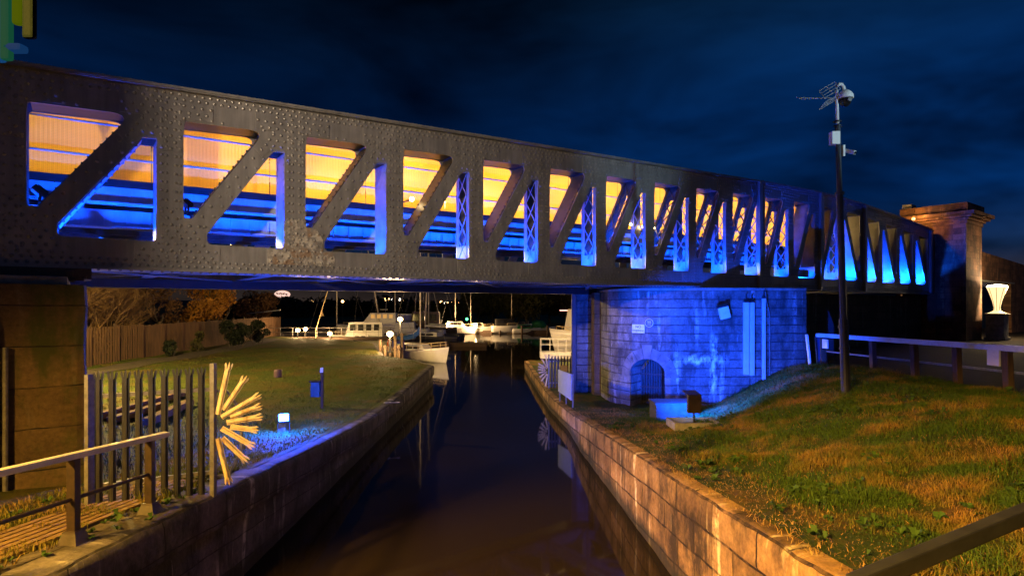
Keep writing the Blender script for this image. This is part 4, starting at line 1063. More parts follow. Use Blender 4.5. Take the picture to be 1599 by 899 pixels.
# ------------------------------------------------------------------ near black handrail bottom right
nr = thing('handrail', 'black steel handrail crossing the bottom right corner', 'handrail', (2.6, 2.55, 2.3))
a = at(1330, 914, 2.25); b_ = at(1640, 785, 2.75)
mb = MB(); mb.bar(a, b_, .055, .075, bev=.008); mb.build('top_bar', DARK, nr, world=True)
for q, zz in ((b_, 2.1),):
    mb = MB(); mb.bar(Vector((q.x, q.y, zz)), q - UP * .04, .05, .05); mb.build('post', DARK, nr, world=True)

# ------------------------------------------------------------------ small things on the lawn
q = Vector(((443 - 799.5) * 14.2 / F, 14.2, lq(14.2) + .40))
tl = floodlight('blue floodlight shining towards the water from the left lawn', q, q + Vector((.45, -1, .30)), EM('bright_blue_lens', (.16, .42, 1.0), 18), .25, stalk=.27)
lamp('POINT', 'lawn_flood_spill', q + Vector((.16, -.28, .22)), 1800, BLUE, .1)
lamp('SPOT', 'lawn_flood_light', q + Vector((.06, -.14, .04)), 4600, BLUE, .10, q + Vector((11.3, 7.1, .5)), 32, .6)
mb = MB(); mb.box((q.x - .12, q.y + .25, q.z - .2), (.2, .2, .5), bev=.02); tag(mb.build('control_box', GALV, origin=(q.x - .12, q.y + .25, q.z - .45)), 'small grey control box just behind the blue lawn floodlight', 'box')
q = at(503, 636, 19.0); z = left_z(q.x, q.y)
pb = thing('dog_bin', 'blue waste bin hung on a dark post on the lawn', 'waste bin', (q.x, q.y, z))
mb = MB(); mb.bar((0, 0, -.1), (0, 0, 1.34), .08, .08, bev=.008); mb.build('post', TIMBER, pb)
mb = MB(); mb.box((0.0, -.047, 1.26), (.10, .02, .16)); mb.build('plate', WHITE, pb)
mb = MB(); mb.box((-.2, 0, .62), (.29, .24, .48), bev=.02); bb = mb.build('bin', BINBLUE, pb)
mb = MB(); mb.box((-.2, 0, .89), (.36, .3, .05), bev=.012); mb.build('lid', BLACK, bb)
q = at(434, 590, 26.5); z = left_z(q.x, q.y); mb = MB(); mb.lathe((0, 0, 0), ((.17, 0), (.18, .04), (.18, .3), (.16, .36), (.05, .38)), 14)
bo = tag(mb.build('stub_bollard', M('purple_brown_paint', (.10, .05, .06), (.07, .04, .05), 4, .6)), 'squat dark bollard alone in the middle of the lawn', 'bollard'); bo.location = (q.x, q.y, z)
# timbers lying on the grass behind the palisade
for (x0, y0, x1, y1, w, lab) in ((-9.7, 15.3, -10.9, 19.5, .26, 'reddish timber baulk lying nearest on the grass'), (-11.0, 15.8, -11.5, 19.0, .24, 'middle timber baulk lying on the grass behind the palisade'), (-11.8, 16.0, -12.2, 21.4, .24, 'farthest of three timber baulks on the grass')):
    mb = MB(); z = left_z((x0 + x1) / 2, y0); mb.bar((x0, y0, z + w / 2), (x1, y1, left_z(x1, y1) + w / 2), w, w * .8, bev=.025)
    tag(mb.build('timber_baulk', M('red_timber', (.16, .07, .035), (.08, .035, .02), 3, .9, 0, .5), origin=(x0, y0, z)), lab, 'timber')
q = at(605, 636, 20); LZ = lq(20); mb = MB()
mb.tube([(q.x + .12 * math.cos(a), q.y + .08 * math.sin(a), LZ + .05) for a in [i * math.pi / 6 for i in range(13)]], .018, 6); mb.tube([(q.x + .12, q.y, LZ + .05), (q.x + .42, q.y + .05, LZ + .045)], .018, 6)
tag(mb.build('mooring_ring', GALV, origin=(q.x, q.y, LZ)), 'grey mooring ring with shank lying on the left quay edge', 'ring')

# ------------------------------------------------------------------ board fence and trees on the left
bf_ = thing('board_fence', 'long brown timber board fence along the back of the lawn', 'fence', (-21.6, 40, LQ))
Y = 25.0
while Y < 62:
    x = -22.2 - .1 * (Y - 31); z = left_z(x, Y)
    mb = MB(); n = 8 if Y < 33 else 4
    for i in range(12):
        yy = Y + i * .208; hgt = 2.0 + random.uniform(-.03, .04)
        mb.box((x + random.uniform(-.006, .006), yy + .1, z + hgt / 2 - .02), (.022, .13 if Y < 33 else .195, hgt), bev=0)
    mb.build('panel', FENCEWOOD, bf_, world=True)
    mb = MB(); mb.box((x - .06, Y, z + 1.03), (.1, .1, 2.14)); mb.build('post', TIMBER, bf_, world=True)
    Y += 2.5
def leaf_mat(name, c1, c2):
    m, N, Lk, b = newmat(name); P = N.new('ShaderNodeNewGeometry').outputs['Position']
    Lk.new(ramp(N, Lk, nz(N, Lk, P, 1.3, 6, .7), ((.32, c1), (.68, c2))), b.inputs['Base Color']); b.inputs['Roughness'].default_value = .7; b.inputs['Specular IOR Level'].default_value = .2
    return m
AUTUMN = leaf_mat('autumn_leaves', (.42, .19, .025), (.20, .085, .015)); OLIVE = leaf_mat('olive_leaves', (.07, .065, .018), (.035, .035, .012)); DKGREEN = leaf_mat('evergreen_leaves', (.02, .028, .012), (.012, .016, .008))
BROWNLEAF = leaf_mat('brown_twigs', (.14, .07, .025), (.06, .032, .015))
def tree(name, label, cat, loc, H, crown_r, leafmat, nleaf, leaf, seed, group=None, trunks=1, bare=False, cz_=.6, spread=.6, clumps=16, flat=.8):
    rnd = random.Random(seed); t = thing(name, label, cat, loc, group=group)
    tb = MB(); tips = []
    def grow(p, d, L, r, lev):
        pts = [p]; dd = d.copy()
        for i in range(4):
            dd = (dd + Vector((rnd.uniform(-.2, .2), rnd.uniform(-.2, .2), rnd.uniform(-.06, .14)))).normalized(); pts.append(pts[-1] + dd * L / 4)
        tb.tube(pts, [r * (1 - .5 * i / 4) for i in range(5)], 6 if lev < 2 else 4, cap=False)
        tips.append(pts[-1])
        if lev >= (4 if bare else 3): return
        for c in range(rnd.randint(2, 4) + (2 if bare else 0)):
            b = pts[rnd.randint(2, 4)]; a = rnd.uniform(0, 6.28); nd = (dd * .75 + Vector((math.cos(a), math.sin(a), rnd.uniform(-.1, .7))) * spread).normalized()
            grow(b, nd, L * rnd.uniform(.55, .78), r * .5, lev + 1)
    for k in range(trunks):
        a = rnd.uniform(0, 6.28); off = Vector((math.cos(a), math.sin(a), 0)) * (0 if trunks == 1 else crown_r * .35 * rnd.random())
        grow(off - UP * .15, Vector((rnd.uniform(-.15, .15), rnd.uniform(-.15, .15), 1)) if trunks == 1 else Vector((math.cos(a) * .5, math.sin(a) * .5, 1)).normalized(), H * (.42 if not bare else .4), H * (.028 if trunks == 1 else .014), 0)
    tb.build('trunk', BARK if not bare else M('pale_twigs', (.17, .095, .04), (.10, .055, .025), 3, .9, 0, 0) if 'pale_twigs' not in bpy.data.materials else bpy.data.materials['pale_twigs'] if bare else BARK, t, smooth=True)
    if nleaf:
        cs = []
        for i in range(clumps):
            while True:
                v = Vector((rnd.uniform(-1, 1), rnd.uniform(-1, 1), rnd.uniform(-1, 1)))
                if .2 < v.length < 1: break
            cs.append((Vector((v.x * crown_r * .8, v.y * crown_r * .8, H * cz_ + v.z * H * (1 - cz_) * flat)), crown_r * rnd.uniform(.22, .46)))
        n = nleaf; vs = np.empty((n * 4, 3)); fs = []
        for i in range(n):
            c, r = cs[rnd.randrange(len(cs))]
            v = Vector((rnd.gauss(0, 1), rnd.gauss(0, 1), rnd.gauss(0, 1))).normalized() * r * (rnd.random() ** .45)
            p = c + Vector((v.x, v.y, v.z * .8)); a = Vector((rnd.uniform(-1, 1), rnd.uniform(-1, 1), rnd.uniform(-1, 1))).normalized(); b = a.cross(Vector((rnd.uniform(-1, 1), rnd.uniform(-1, 1), .3))).normalized()
            l = leaf * rnd.uniform(.6, 1.4)
            for j, q in enumerate((p - a * l, p + b * l * .45, p + a * l, p - b * l * .45)): vs[i * 4 + j] = q
            fs.append((4 * i, 4 * i + 1, 4 * i + 2, 4 * i + 3))
        mb = MB(); mb.v = [tuple(x) for x in vs]; mb.f = fs; mb.build('crown', leafmat, t)
    return t
tree('autumn_tree', 'bright orange leaved tree behind the board fence', 'tree', (-25.6, 49, LQ), 7.4, 2.7, AUTUMN, 9000, .13, 5, clumps=22, cz_=.55)
tree('autumn_tree', 'thin brown tree left of the bright orange tree', 'tree', (-27, 44, LQ), 7.0, 2.2, BROWNLEAF, 2600, .10, 8, clumps=16, cz_=.5)
for i, (x, y, h, sd, lab) in enumerate(((-24.9, 31.5, 6.2, 21, 'bare branching thicket just right of the bearing pier'), (-26.2, 36, 6.4, 22, 'tangled bare shrub over the middle of the fence'), (-28, 37, 7.0, 23, 'taller bare thicket standing further behind the fence'))):
    tree('bare_thicket', lab, 'shrub', (x, y, LQ), h, 2.8, BROWNLEAF, 900, .08, sd, 'bare thickets behind the board fence', trunks=7, bare=True, cz_=.5, spread=.8)
tree('broadleaf_tree', 'dull brown tree filling the back behind the thickets', 'tree', (-33, 47, LQ), 9.0, 5.2, BROWNLEAF, 5000, .22, 31, clumps=26, cz_=.5)
tree('broadleaf_tree', 'low dark reddish tree at the far end of the board fence', 'tree', (-30, 67, LQ), 5.6, 3.0, BROWNLEAF, 3500, .18, 33, clumps=16, cz_=.5)
def shrub(label, loc, r, h, mat, n, seed, name='evergreen_shrub'):
    return tree(name, label, 'shrub', loc, h, r, mat, n, .11, seed, trunks=3, cz_=.5, clumps=16, flat=.85)
shrub('dark dense evergreen bush against the board fence', (-21.4, 44.5, LQ), 1.25, 2.6, DKGREEN, 5000, 41)
shrub('second dark bush to the right of the dense evergreen', (-21.0, 47.5, LQ), .95, 2.1, DKGREEN, 2600, 43)
shrub('thin yellowish shrub left of the dark evergreen', (-21.6, 39.5, LQ), .6, 1.6, OLIVE, 900, 44, 'low_shrub')
shrub('small dark shrub at the foot of the board fence', (-21.4, 36, LQ), .45, 1.2, DKGREEN, 700, 45, 'low_shrub')
# far trees behind the basin
for i, (px, Y, h, r, sd, lab) in enumerate(((745, 112, 9.5, 5.5, 51, 'broad dark tree behind the small lit boats across the basin'), (770, 120, 10, 5.5, 52, 'dark tree between the broad tree and the round olive one'), (800, 110, 8.6, 4.6, 53, 'round olive tree above the covered motor boat'), (823, 106, 8.6, 4.9, 54, 'large round olive tree above the green covered boat'), (702, 125, 4.8, 4, 55, 'dim tree beyond the catamaran masts'), (858, 125, 9.5, 5, 56, 'dim tree far behind the white cruiser'), (668, 130, 4.8, 4, 57, 'dim tree beyond the sailing boat mast'), (885, 120, 9.5, 5, 58, 'dim tree half hidden by the pivot pier'))):
    q = at(px, HOR, Y); tree('basin_tree', lab, 'tree', (q.x, Y, .75), h, r, OLIVE, 4200, .34, sd, 'trees across the basin', clumps=26, cz_=.52)
for i, (px, Y, h, sd, lab) in enumerate(((385, 150, 5.2, 61, 'dark treetop on the shore behind the path end'), (440, 170, 5.0, 62, 'dark tree on the far shore above the left pontoon lamps'), (500, 190, 5.6, 63, 'dark tree on the far shore behind the leaning flagpole'), (560, 190, 5.6, 64, 'dark tree on the far shore behind the white cabin boats'), (620, 180, 5.6, 65, 'dark tree on the far shore behind the dark trawler'))):
    q = at(px, HOR, Y); tree('shore_tree', lab, 'tree', (q.x, Y, .75), h, 9, DKGREEN, 2600, .7, sd, 'dark trees on the far shore', clumps=24, cz_=.45)

# ------------------------------------------------------------------ boats
def hull(L, Wd, H, draft=.25, full=.5, sheer=.25, transom=.75):
    """lofted hull, bow to +x, waterline at z=0"""
    n = 15; m = 7; mb = MB()
    for i in range(n):
        t = i / (n - 1); x = -L / 2 + L * t
        hb = Wd / 2 * (transom + (1 - transom) * min(1, t * 2.2)) * (1 - max(0, (t - .45) / .55) ** 2.1 * .985)
        top = H * (1 + sheer * (t - .35) ** 2 * 2.2 + .14 * t); rake = .35 * H * t ** 4
        for j in range(m):
            a = j / (m - 1); z = -draft + (top + draft) * a; f = (a ** full) * (1 if t < .5 else 1 - .45 * (1 - a) * (t - .5) * 2)
            mb.v.append((x + rake * a, hb * f, z))
        for j in range(m):
            a = j / (m - 1); z = -draft + (top + draft) * a; f = (a ** full) * (1 if t < .5 else 1 - .45 * (1 - a) * (t - .5) * 2)
            mb.v.append((x + rake * a, -hb * f, z))
    for i in range(n - 1):
        for j in range(m - 1):
            a = i * 2 * m + j; b = a + 2 * m; mb.f += [(a, b, b + 1, a + 1), (a + m, a + m + 1, b + m + 1, b + m)]
        a = i * 2 * m; mb.f += [(a + m - 1, a + 2 * m + m - 1, a + 4 * m - 1, a + 2 * m - 1), (a, a + m, a + 3 * m, a + 2 * m)]
    mb.f.append(tuple(range(0, m)) + tuple(range(2 * m - 1, m - 1, -1)))
    return mb
def deck_z(L, H, x, sheer=.25):
    t = (x + L / 2) / L; return H * (1 + sheer * (t - .35) ** 2 * 2.2 + .14 * t)
def cabin(mb, x0, x1, w, z0, z1, rake=.25, back=.05, taper=.85):
    mb.add([(x0, -w / 2, z0), (x1, -w / 2 * taper, z0), (x1, w / 2 * taper, z0), (x0, w / 2, z0), (x0 + back, -w / 2 * .88, z1), (x1 - rake, -w / 2 * .8 * taper, z1), (x1 - rake, w / 2 * .8 * taper, z1), (x0 + back, w / 2 * .88, z1)],
           [(3, 2, 1, 0), (4, 5, 6, 7), (0, 1, 5, 4), (1, 2, 6, 5), (2, 3, 7, 6), (3, 0, 4, 7)])
def win(parent, x0, x1, w, z0, z1, n, mat=GLASS, taper=.85, gap=.08):
    for i in range(n):
        a = x0 + (x1 - x0) * i / n + gap; b = x0 + (x1 - x0) * (i + 1) / n - gap * .3
        for sgn in (-1, 1):
            mb = MB(); y = sgn * (w / 2 * .95 + .012); mb.add([(a, y, z0), (b, y * .985, z0), (b - .02, y * .955, z1), (a, y * .965, z1), (a, y * .97, z0), (b, y * .955, z0), (b - .02, y * .93, z1), (a, y * .94, z1)], [(0, 1, 2, 3), (7, 6, 5, 4), (0, 4, 5, 1), (2, 6, 7, 3), (1, 5, 6, 2), (0, 3, 7, 4)]); mb.build('window', mat, parent)
def railing(parent, pts, h, mat=None, name='guard_rail', r=.018):
    mb = MB(); pts = [Vector(p) for p in pts]
    mb.tube([p + UP * h for p in pts], r, 6); mb.tube([p + UP * h * .55 for p in pts], r * .7, 6)
    for p in pts: mb.tube([p - UP * .03, p + UP * h], r, 6)
    return mb.build(name, mat or GALV_PALE, parent)
def mast(parent, x, z0, h, r=.06, boom=None, stays=(), lean=0):
    mb = MB(); top = (x + lean * h, 0, z0 + h); mb.tube([(x, 0, z0), top], [r, r * .75], 10); mb.tube([(x + lean * h * .6, -.5, z0 + h * .6), (x + lean * h * .6, .5, z0 + h * .6)], .02, 6)
    m_ = mb.build('mast', M('mast_alloy', (.62, .54, .42), (.5, .43, .33), 3, .4, 0, 0) if 'mast_alloy' not in bpy.data.materials else bpy.data.materials['mast_alloy'], parent, smooth=True)
    mb = MB()
    for s in stays: mb.tube([s, top], .012, 4)
    if stays: mb.build('rigging', GALV, m_)
    return m_
def Z0(px, py): return at(px, py, EYE * F / (py - HOR))
# sailing boat with blue cover
q = at(650, 556, 45.5)
sb = thing('sailing_boat', 'white sailing boat with blue sail cover moored at the lawn edge', 'sailing boat', (q.x + .05, 45.0, 0.02), R(-28)); sb.scale = (.86, .86, .9)
hull(6.6, 2.3, .95, .1, .42, .3, .6).build('hull', WHITE_GEL, sb, smooth=True)
mb = MB(); mb.tube([(-3.28 + 6.4 * i / 10, -1.165 * (.6 + .4 * min(1, i * .22)) * (1 - max(0, (i / 10 - .45) / .55) ** 2.1 * .985) - .01, deck_z(6.6, .95, -3.3 + 6.6 * i / 10, .3) - .06) for i in range(11)], .03, 6); mb.build('rubbing_strake', M('brown_trim', (.12, .06, .03)), sb)
mb = MB(); cabin(mb, -1.6, 1.5, 1.5, .95, 1.5, .5, .1); cb_ = mb.build('cabin', WHITE_GEL, sb); win(cb_, -1.3, .9, 1.5, 1.12, 1.34, 3)
ms = mast(sb, .5, 1.3, 9.5, .07, stays=((3.4, 0, 1.25), (-3.2, 0, 1.0), (.4, -1.05, 1.0), (.4, 1.05, 1.0)))
mb = MB(); mb.tube([(.45, 0, 2.95), (.3, 0, 2.5), (-.3, 0, 2.15), (-1.2, 0, 2.0), (-2.3, 0, 1.92), (-2.6, 0, 1.92)], [.1, .19, .24, .22, .16, .05], 10); mb.build('sail_cover', BLUECLOTH, sb, smooth=True)
mb = MB(); mb.box((-1.1, -1.16, 1.42), (1.45, .03, .72), bev=.01); dg_ = mb.build('dodger', M('blue_dodger', (.05, .06, .42), (.03, .04, .3), 5, .8, 0, .2), sb)
mb = MB(); mb.box((-1.0, -1.18, 1.48), (.42, .01, .10)); mb.build('patch', WHITE, dg_)
mb = MB(); mb.tube([(-2.15 + .19 * math.cos(a), -1.12, 1.55 + .27 * math.sin(a)) for a in [i * math.pi * 2 / 16 for i in range(17)]], .07, 8); mb.build('lifebuoy', ORANGE, sb, smooth=True)
railing(sb, [(-3.2, -.75, .98), (-2.4, -1.0, .98), (-.2, -1.08, .98), (1.0, -1.0, 1.0), (2.2, -.7, 1.08), (3.3, -.1, 1.2)], .55)
railing(sb, [(-3.2, .75, .98), (-2.4, 1.0, .98), (-.2, 1.08, .98), (1.0, 1.0, 1.0), (2.2, .7, 1.08), (3.3, .1, 1.2)], .55)
# tall cruiser behind, cabin boat, small launch, trawler
def motor(label, px, py, L, Wd, H, rz, cabs, rails=True, group=None, cat='motor boat', hullmat=None, lit=None, name='motor_boat'):
    Y = EYE * F / (py - HOR); q = at(px, py, Y); t = thing(name, label, cat, (q.x, Y, .02), rz, group)
    hull(L, Wd, H, .1, .4, .2, .85).build('hull', hullmat or WHITE_GEL, t, smooth=True)
    for (x0, x1, w, z0, z1, nw, rk, mt) in cabs:
        mb = MB(); cabin(mb, x0, x1, w, z0, z1, rk); c = mb.build('cabin', mt or WHITE_GEL, t)
        if nw: win(c, x0 + .15, x1 - rk - .05, w, z0 + (z1 - z0) * .46, z0 + (z1 - z0) * .86, nw, lit or GLASS, gap=.2)
    if rails: railing(t, [(-L * .1, -Wd * .44, H), (L * .15, -Wd * .4, H * 1.05), (L * .35, -Wd * .22, H * 1.12), (L * .47, 0, H * 1.2)], .5)
    return t
LITWIN = EM('lit_cabin_window', (1, .55, .16), .35)
motor('white cabin boat with four side windows at the left pontoon', 568, 541, 6.2, 2.3, 1.0, R(190), [(-2.0, 1.9, 2.0, 1.0, 2.6, 4, .45, None)])
big = motor('big white cruiser with lit orange wheelhouse windows', 602, 536, 10, 3.2, 1.6, R(186), [(-3.4, 2.8, 2.8, 1.6, 2.45, 0, .5, None), (-1.3, 2.4, 2.5, 2.45, 3.5, 4, .8, None)], lit=LITWIN)
mb = MB(); mb.tube([(0, 0, 3.5), (-.1, 0, 5.0)], .04, 6); mb.box((.2, 0, 3.9), (.9, .3, .12)); mb.build('radar_mast', GALV, big)
motor('small white launch lying in front of the cabin boat', 566, 541.5, 5.6, 2.0, .75, R(175), [(-.9, 1.2, 1.5, .75, 1.25, 2, .5, None)])
tr = motor('dark trawler with working lights behind the cruiser', 652, 531, 10, 3.2, 1.5, R(184), [(-2.8, .8, 2.4, 1.5, 3.6, 2, .2, M('dark_wheelhouse', (.12, .07, .04), (.07, .045, .03), 3, .6))], hullmat=M('dark_hull', (.05, .04, .035), (.03, .025, .022), 2, .5))
mb = MB(); mb.bar((-2.5, -.9, 3.6), (-2.5, -.9, 5.2), .08, .08); mb.bar((.4, -.9, 3.6), (.4, -.9, 5.2), .08, .08); mb.bar((-2.6, -.9, 5.0), (.5, -.9, 5.0), .08, .08); mb.bar((-1, 0, 3.6), (-1, 0, 6.4), .07, .07); mb.bar((-2.5, .9, 3.6), (-2.5, .9, 5.2), .08, .08); mb.build('gantry', TIMBER, tr)
mb = MB(); mb.box((1.6, -1.0, 2.8), (2.4, .1, 1.0), bev=.02); mb.build('dodger', WHITE_GEL, tr)
# yachts whose masts rise past the bridge
def yacht(label, px, py, L, mh, rz, lean=0, col=None):
    Y = EYE * F / (py - HOR); q = at(px, py, Y); t = thing('yacht', label, 'yacht', (q.x, Y, .02), rz, 'yachts moored at the pontoons')
    hull(L, L * .32, .9, .1, .42, .25, .6).build('hull', col or WHITE_GEL, t, smooth=True)
    mb = MB(); cabin(mb, -L * .2, L * .2, L * .2, .9, 1.4, .4); c = mb.build('cabin', WHITE_GEL, t); win(c, -L * .15, L * .12, L * .2, 1.05, 1.25, 2)
    mast(t, L * .05, 1.3, mh, .075, stays=((L * .5, 0, 1.1), (-L * .48, 0, .95), (L * .05, -L * .15, .95), (L * .05, L * .15, .95)), lean=lean)
    mb = MB(); mb.tube([(L * .05, 0, 2.1), (-L * .3, 0, 2.0)], [.12, .08], 8); mb.build('boom', WHITE, t)
    return t
HULLD = M('navy_hull', (.05, .05, .07), (.035, .035, .05), 2, .4)
yacht('yacht with pale thick mast left of the white cabin boat', 531, 536, 7.0, 10.5, R(200), col=HULLD)
yacht('yacht with thin mast rising behind the big cruiser', 622, 532, 8, 12.5, R(186), .0)
yacht('dark yacht with slanting mast next to the sailing boat', 668, 538, 7.5, 11.5, R(160), -.05, HULLD)
yacht('yacht with thin dim mast right of the slanting mast', 674, 533, 8, 12, R(170), col=HULLD)
yacht('yacht with raked mast in front of the trawler', 600, 537, 7, 12, R(180), .16, HULLD)
# leaning flagpole
q = at(493, 515, 58); fp = thing('flagpole', 'leaning flagpole with a small pale pennant by the left pontoon', 'flagpole', (q.x, 58, .9))
e = at(511, 456, 58) - Vector((q.x, 58, .9)); st_ = at(493, 515, 58) - Vector((q.x, 58, .9))
mb = MB(); mb.tube([(0, 0, 0), st_, e + (e - st_) * .4], .04, 8); mb.build('pole', GALV_PALE, fp)
a = st_.lerp(e, .36); b_ = st_.lerp(e, .53); mb = MB(); mb.prism([a, b_, a + Vector((.42, 0, .05))], (0, -.01, 0), (0, .01, 0)); mb.build('pennant', M('pennant', (.6, .4, .2), (.5, .33, .16), 3, .8), fp)
# across the basin
def catamaran():
    Y = 92; q = at(714, 520, 90); t = thing('catamaran', 'white catamaran with two masts moored across the basin', 'catamaran', (q.x, 90, .02), R(8))
    for sy in (-1.2, 1.2):
        hm = hull(5.6, 1.0, .9, .1, .4, .15, .8); hm.v = [(x, y + sy, z) for x, y, z in hm.v]; hm.build('hull', WHITE_GEL, t, smooth=True)
    mb = MB(); mb.box((-.3, 0, 1.0), (3.8, 2.6, .3), bev=.05); mb.build('bridge_deck', WHITE_GEL, t)
    mb = MB(); cabin(mb, -1.6, 1.3, 2.2, 1.15, 1.9, .6); c = mb.build('cabin', WHITE_GEL, t); win(c, -1.3, .6, 2.2, 1.4, 1.75, 3)
    mast(t, -.3, 1.8, 9, .07, stays=((2.6, 0, 1.2), (-2.6, -1.1, 1.2))); mast(t, 2.1, 1.0, 8, .05)
    railing(t, [(-2.6, -1.6, .95), (-1, -1.7, .95), (1, -1.7, .95), (2.6, -1.5, 1.0)], .6)
catamaran()
motor('small white boat under the bright quay lamp across the basin', 750, 520.5, 4.4, 1.8, .9, R(10), [(-1.2, .6, 1.3, .9, 1.7, 1, .3, None)])
m7 = motor('pale motor boat with black canopy across the basin', 797, 520.5, 6.2, 2.3, 1.15, R(8), [(-2.4, 1.0, 2.0, 1.1, 2.3, 2, .8, M('black_canopy', (.03, .025, .02), (.02, .018, .016), 4, .8))])
mast(m7, .2, 2.2, 6, .04)
m8 = motor('boat under a green tarpaulin across the basin', 836, 520, 6, 2.2, .8, R(5), [], rails=False)
mb = MB(); mb.lathe((.5, 0, .8), ((1.25, 0), (1.2, .5), (.95, .95), (.5, 1.2), (.1, 1.25)), 14); 
mb.v = [(x * 1.15 + (-.1), y * .9, z) for x, y, z in mb.v]; mb.build('tarpaulin', GREENCLOTH, m8, smooth=True)
m8b = motor('low boat with dark cover beside the green tarpaulin', 822, 520.5, 4.5, 1.8, .7, R(5), [(-1.5, 1.0, 1.5, .7, 1.4, 1, .4, GREENCLOTH)], rails=False)
# white cruiser at the end of the right quay
Y = 47.0; q = at(884, 552, Y)
wc = thing('motor_cruiser', 'white motor cruiser with railed stern beyond the right quay', 'motor cruiser', (q.x + 3.3, Y, .02), R(196))
hull(8.6, 3.0, 1.85, .1, .38, .25, .9).build('hull', WHITE_GEL, wc, smooth=True)
mb = MB(); cabin(mb, -1.6, 3.4, 2.4, 1.9, 4.05, .35, .05); c = mb.build('wheelhouse', WHITE_GEL, wc); win(c, -1.2, 2.9, 2.4, 3.0, 3.85, 4)
mb = MB(); mb.tube([(2.3, 0, 3.5), (2.3, 0, 5.6)], .05, 8); mb.build('mast', GALV, wc)
railing(wc, [(3.3, -.7, 2.0), (3.7, -.45, 2.05), (4.35, 0, 2.1)], .6); railing(wc, [(3.3, .7, 2.0), (3.7, .45, 2.05), (4.35, 0, 2.1)], .6)
# white railed landing stage before it
q = at(862, 552, 43.5)
ls = thing('landing_stage', 'white railed landing stage beside the white cruiser', 'landing stage', (q.x + .2, 43.5, .1))
mb = MB(); mb.box((.2, 0, .55), (2.6, 1.4, .5), bev=.03); mb.build('platform', WHITE, ls)
railing(ls, [(-1.05, -.65, .8), (-.4, -.65, .8), (.2, -.65, .8), (.8, -.65, .8), (1.45, -.65, .8)], .95, WHITE, 'guard_rail', .03)
railing(ls, [(-1.05, -.65, .8), (-1.05, .65, .8), (1.45, .65, .8)], .95, WHITE, 'guard_rail', .03)
mb = MB(); mb.tube([(1.5 + .28 * math.cos(a), -.9, .75 + .28 * math.sin(a)) for a in [i * math.pi / 6 for i in range(13)]], .1, 8); mb.build('tyre_fender', BLACK, ls)
# timber jetty by the sailing boat
q = at(611, 557, 42); jt = thing('timber_jetty', 'weathered timber jetty at the lawn edge by the sailing boat', 'jetty', (q.x, 42, 0))
mb = MB(); mb.box((0, 0, 1.2), (1.5, 1.4, .14)); mb.build('deck', TIMBER, jt)
for (dx, dy, h) in ((-1.1, -.6, 2.4), (-.5, -.7, 1.9), (.1, -.7, 2.3), (.7, -.7, 2.7), (1.1, -.6, 1.9), (1.1, .6, 2.9), (-.3, .6, 2.2)):
    mb = MB(); mb.tube([(dx * .6, dy, -.6), (dx * .6, dy, h * .8)], .11, 8); mb.build('pile', M('grey_timber', (.35, .24, .14), (.2, .14, .08), 4, .9, 0, .4, (1, 1, .3)) if 'grey_timber' not in bpy.data.materials else bpy.data.materials['grey_timber'], jt)
# pontoon with railing on the left
pn = thing('pontoon', 'long low pontoon with white railings behind the lawn', 'pontoon', (-17.5, 59.5, .9))
mb = MB(); mb.box((0, 0, .1), (15, 1.4, .25)); mb.build('deck', TIMBER, pn)
railing(pn, [(-7.4 + i * 1.25, -.65, .2) for i in range(13)], 1.0, GALV, 'guard_rail', .022)
mb = MB(); mb.tube([(-14.5, 8, 2.4), (-7, 1.5, 3.0)], .05, 6); mb.build('gangway_handrail', WHITE, pn)
pn2 = thing('pontoon', 'low floating pontoon between the sailing boat and open water', 'pontoon', (-6.2, 62, 0))
mb = MB(); mb.box((0, 0, .2), (7, 1.6, .4)); mb.build('deck', TIMBER, pn2)
mb = MB(); mb.box((-1.0, 3, .2), (1.2, 10, .38)); mb.build('finger', TIMBER, pn2)
mb = MB(); mb.box((4, 91.3, .25), (34, 1.6, .5)); tag(mb.build('pontoon', TIMBER, origin=(4, 91.3, 0)), 'long dark pontoon along the far side of the basin', 'pontoon')
for i, px in enumerate((781, 768, 815, 855)):
    q = at(px, 520, 90.2); mb = MB(); mb.tube([(0, 0, -.5), (0, 0, 1.3)], .16, 8); o = tag(mb.build('mooring_pile', TIMBER), 'short timber mooring pile in front of the far pontoon', 'pile', 'mooring piles of the far pontoon'); o.location = (q.x, 90.2, 0)

# ------------------------------------------------------------------ quay lamps and distant lamps
BULB = EM('sodium_bulb', (1, .62, .2), 40)
def quay_lamp(label, px, py, Y, h, power, tint=SODIUM, post=True):
    p = at(px, py, Y); t = thing('quay_lamp', label, 'lamp', (p.x, p.y, p.z - h), group='amber lamps round the basin')
    mb = MB(); mb.tube([(0, 0, 0), (0, 0, h - .1)], .07, 8); mb.box((0, 0, .05), (.3, .3, .1)); mb.build('post', BLACK, t)
    mb = MB(); mb.lathe((0, 0, h - .14), ((.09, 0), (.2, .08), (.22, .24), (.12, .33)), 12); mb.build('lantern', BULB, t)
    lamp('POINT', 'quay_lamp_light', p + Vector((0, -.35, .05)), power * 2.6, tint, .15)
for a in (('short lamp at the left end of the pontoon', 465, 516, 58.5, .9, 150), ('second lamp on the left pontoon', 477, 514, 59.5, .9, 150), ('bright short lamp on the pontoon nearest the lawn', 515, 521, 58.3, .8, 420),
          ('lamp in front of the white launch', 609, 522, 40, 1.25, 520), ('higher lamp before the trawler', 625, 499, 50, 2.8, 600), ('lamp beside the catamaran across the basin', 698, 507, 88.8, 2.4, 650),
          ('lamp above the small white boat across the basin', 743, 506.5, 88.8, 2.4, 950)): quay_lamp(*a)
